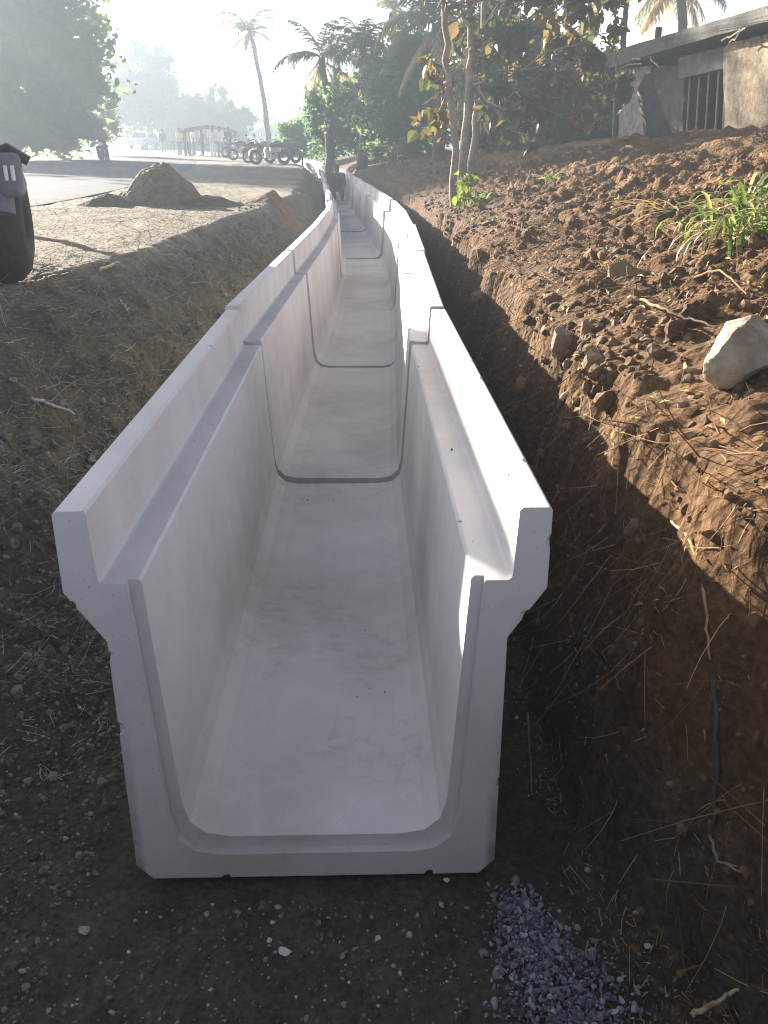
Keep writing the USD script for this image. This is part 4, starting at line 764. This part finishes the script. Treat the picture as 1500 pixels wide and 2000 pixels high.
# white car far down the road
cl = G(283, 92); car = thing('parked_car', 'small white car far down the road under the round-crowned tree', 'car', cl, 170)
prof = [(-1.9, .35), (-1.95, .75), (-1.75, .95), (-1.2, 1.0), (-.6, 1.45), (.9, 1.5), (1.6, 1.1), (1.85, .95), (1.9, .4)]
cb = trimesh.creation.extrude_polygon(Polygon([(-y_, z_) for y_, z_ in prof]), 1.56, engine='earcut'); v = cb.vertices.copy(); cb.vertices = np.stack([v[:, 2] - .78, v[:, 0], v[:, 1]], -1); cb.fix_normals(); obj('body', cb, 'white_paint', car)
obj('windscreen', trimesh.Trimesh(np.array([[-.66, 1.17, 1.03], [.66, 1.17, 1.03], [.6, .66, 1.43], [-.6, .66, 1.43]]) + [0, .03, .02], [[0, 1, 2], [0, 2, 3]]), 'window_glass', car)
for s in (-1, 1):
    obj('side_window', obox((s * .785, -.3, 1.22), (.012, 1.5, .32)), 'window_glass', car); obj('headlight', obox((s * .55, 1.95, .72), (.3, .03, .16)), 'lamp_glass', car)
    for y_ in (-1.2, 1.2): wheel(car, (s * .72, y_, .3), .3, .16)
# canopied stall beside the crowd
sl = G(412, 63); st = thing('market_stall', 'low thatched canopy on posts behind the people in white', 'stall', sl, 8)
ca = trimesh.creation.box((3.6, 2.2, .14)); ca = ca.subdivide().subdivide().subdivide(); ca.vertices[:, 2] += 1.75 - .10 * ca.vertices[:, 0] ** 2 + .15 * fb(ca.vertices[:, 0], ca.vertices[:, 1], 2.5, 6); obj('canopy', ca, 'thatch', st, 30)
for x_ in (-1.6, 1.6):
    for y_ in (-.9, .9): obj('post', tube([(x_, y_, -.1), (x_ * 1.01, y_, 1.55)], .04, 6), 'bark_pale', st, 40)
obj('table', box((-1.4, -.5, .66), (1.4, .5, .72)), 'bark_pale', st); obj('table_leg', cat([tube([(x_, y_, 0), (x_, y_, .66)], .03, 6) for x_ in (-1.3, 1.3) for y_ in (-.4, .4)]), 'bark_pale', st)
# truck rear corner cut by the left edge; its cab and bed are unseen
vy = 4.75; vb = np.array([at_y(-42, 560, vy)[0], vy, 0]); vb[2] = float(height(vb[0] - .1, vy)) - .01
ve = thing('small_truck', 'rear corner of olive and grey truck on the shoulder, cut by the left edge', 'vehicle', vb, 14)
wheel(ve, (.155, .0, .31), .31, .27)
bd = manifold3d.Manifold.batch_hull([manifold3d.Manifold.sphere(r, 18).translate(list(c)) for r, c in ((.07, (.17, -.26, .50)), (.09, (.16, .5, .48)), (.05, (.14, -.30, .57)), (.06, (.12, .5, .57)), (.1, (-1.3, -.3, .42)), (.1, (-1.3, .5, .42)), (.08, (-1.3, -.3, .5)), (.08, (-1.3, .5, .5)))]); obj('body', bd, 'grey_paint', ve, 30)
obj('mudguard', cat([tube([(.20, .30 * math.cos(q_) - .0, .28 + .33 * math.sin(q_)) for q_ in np.linspace(.25, 2.9, 12)], .075, 9)]), 'grey_paint', ve, 40)
obj('top_panel', rbox((-.34, .05, .63), (1.0, .7, .07), .03), 'olive_paint', ve, 40)
hd = obj('lamp_housing', rbox((.275, -.30, .54), (.11, .10, .20), .035), 'grey_paint', ve, 40)
obj('lamp_lens', rbox((.262, -.352, .55), (.018, .02, .07), .007), 'lamp_glass', hd, 40); obj('lamp_lens', rbox((.292, -.352, .55), (.018, .02, .07), .007), 'lamp_glass', hd, 40)
obj('lamp_bracket', tube([(.18, -.26, .62), (.27, -.28, .66), (.36, -.27, .60)], .025, 7), 'dark_plastic', ve, 40)
obj('mirror_arm', tube([(.05, -.2, .70), (.10, -.26, .80), (.03, -.28, .86)], .012, 6), 'steel', ve, 40)
unseen_cab = [box((-1.75, .55, .30), (-.42, 1.2, .55)), box((-1.75, .50, .52), (-.42, .54, 1.30)), box((-1.80, .45, 1.30), (-.38, 1.3, 1.36)), box((-.46, .55, .55), (-.42, 1.2, 1.3))]  # unseen cab, placed to shade the right side of the trench
for nm, m in zip(('floor_tub', 'windscreen_panel', 'canopy', 'side_panel'), unseen_cab): obj(nm, m, 'olive_paint' if nm != 'canopy' else 'dark_plastic', ve)  # out-of-view tub, panels and canopy that darken the right cut face
def unseen_bed_point(u, z, off): return np.array([-2.1 - 2.3 * u - off * .92, 4.9 + 5.5 * u + off * .39, z])  # edge line of the unseen bed, sloped to shade the nearest drain section
U0, U1, za, zb = .04, 1.13, 1.96, 3.10
pts8 = np.array([unseen_bed_point(u, zz, o) for o in (0, .09) for u, zz in ((U0, za - .29), (U1, zb - .29), (U1, zb + .02), (U0, za + .02))])
unseen_bedm = trimesh.convex.convex_hull(pts8); R_ = trimesh.transformations.rotation_matrix(math.radians(-14), (0, 0, 1)); unseen_bedm.apply_translation(-vb); unseen_bedm.apply_transform(R_)
obj('tipped_bed', unseen_bedm, 'olive_paint', ve)  # out of view; keeps sun off the ledge of the nearest section
ram = np.array([unseen_bed_point(.75, .95, .3), unseen_bed_point(.8, 2.4, .05)]) - vb
obj('lifting_ram', trimesh.Trimesh(tube(ram, .05, 9).vertices @ R_[:3, :3].T, tube(ram, .05, 9).faces), 'steel', ve, 40)  # ram under the unseen bed

# ---------------------------------------------------------------- haze
mat('haze', {'v': ('principled_volume', {'color': (0.70, 0.83, 0.96), 'density': 0.0029, 'anisotropy': 0.35})}, [], None, 'v.volume')
tag(obj('haze', box((-190, -165, -1.2), (190, 340, 18.5)), 'haze'), 'thin dusty morning haze over the whole place', 'haze', kind='stuff')
# crumbs of earth fallen into the drain
r_ = np.random.default_rng(120); cr = []
for i in range(36):
    y_ = math.exp(r_.uniform(math.log(1.65), math.log(14))); o_ = float(np.clip(r_.normal(.02, .13), -.2, .2)) if i % 3 else float(r_.choice([-1, 1]) * r_.uniform(.335, .39))
    cr.append([float(centre(y_)) + o_, y_, .149 if i % 3 else .783])
instancer('earth_crumbs', 'crumbs of earth and grit fallen into the drain', 'earth', cr, r_.lognormal(math.log(.0024), .5, 36).clip(.001, .006), peb, 'gravel', seed=9)
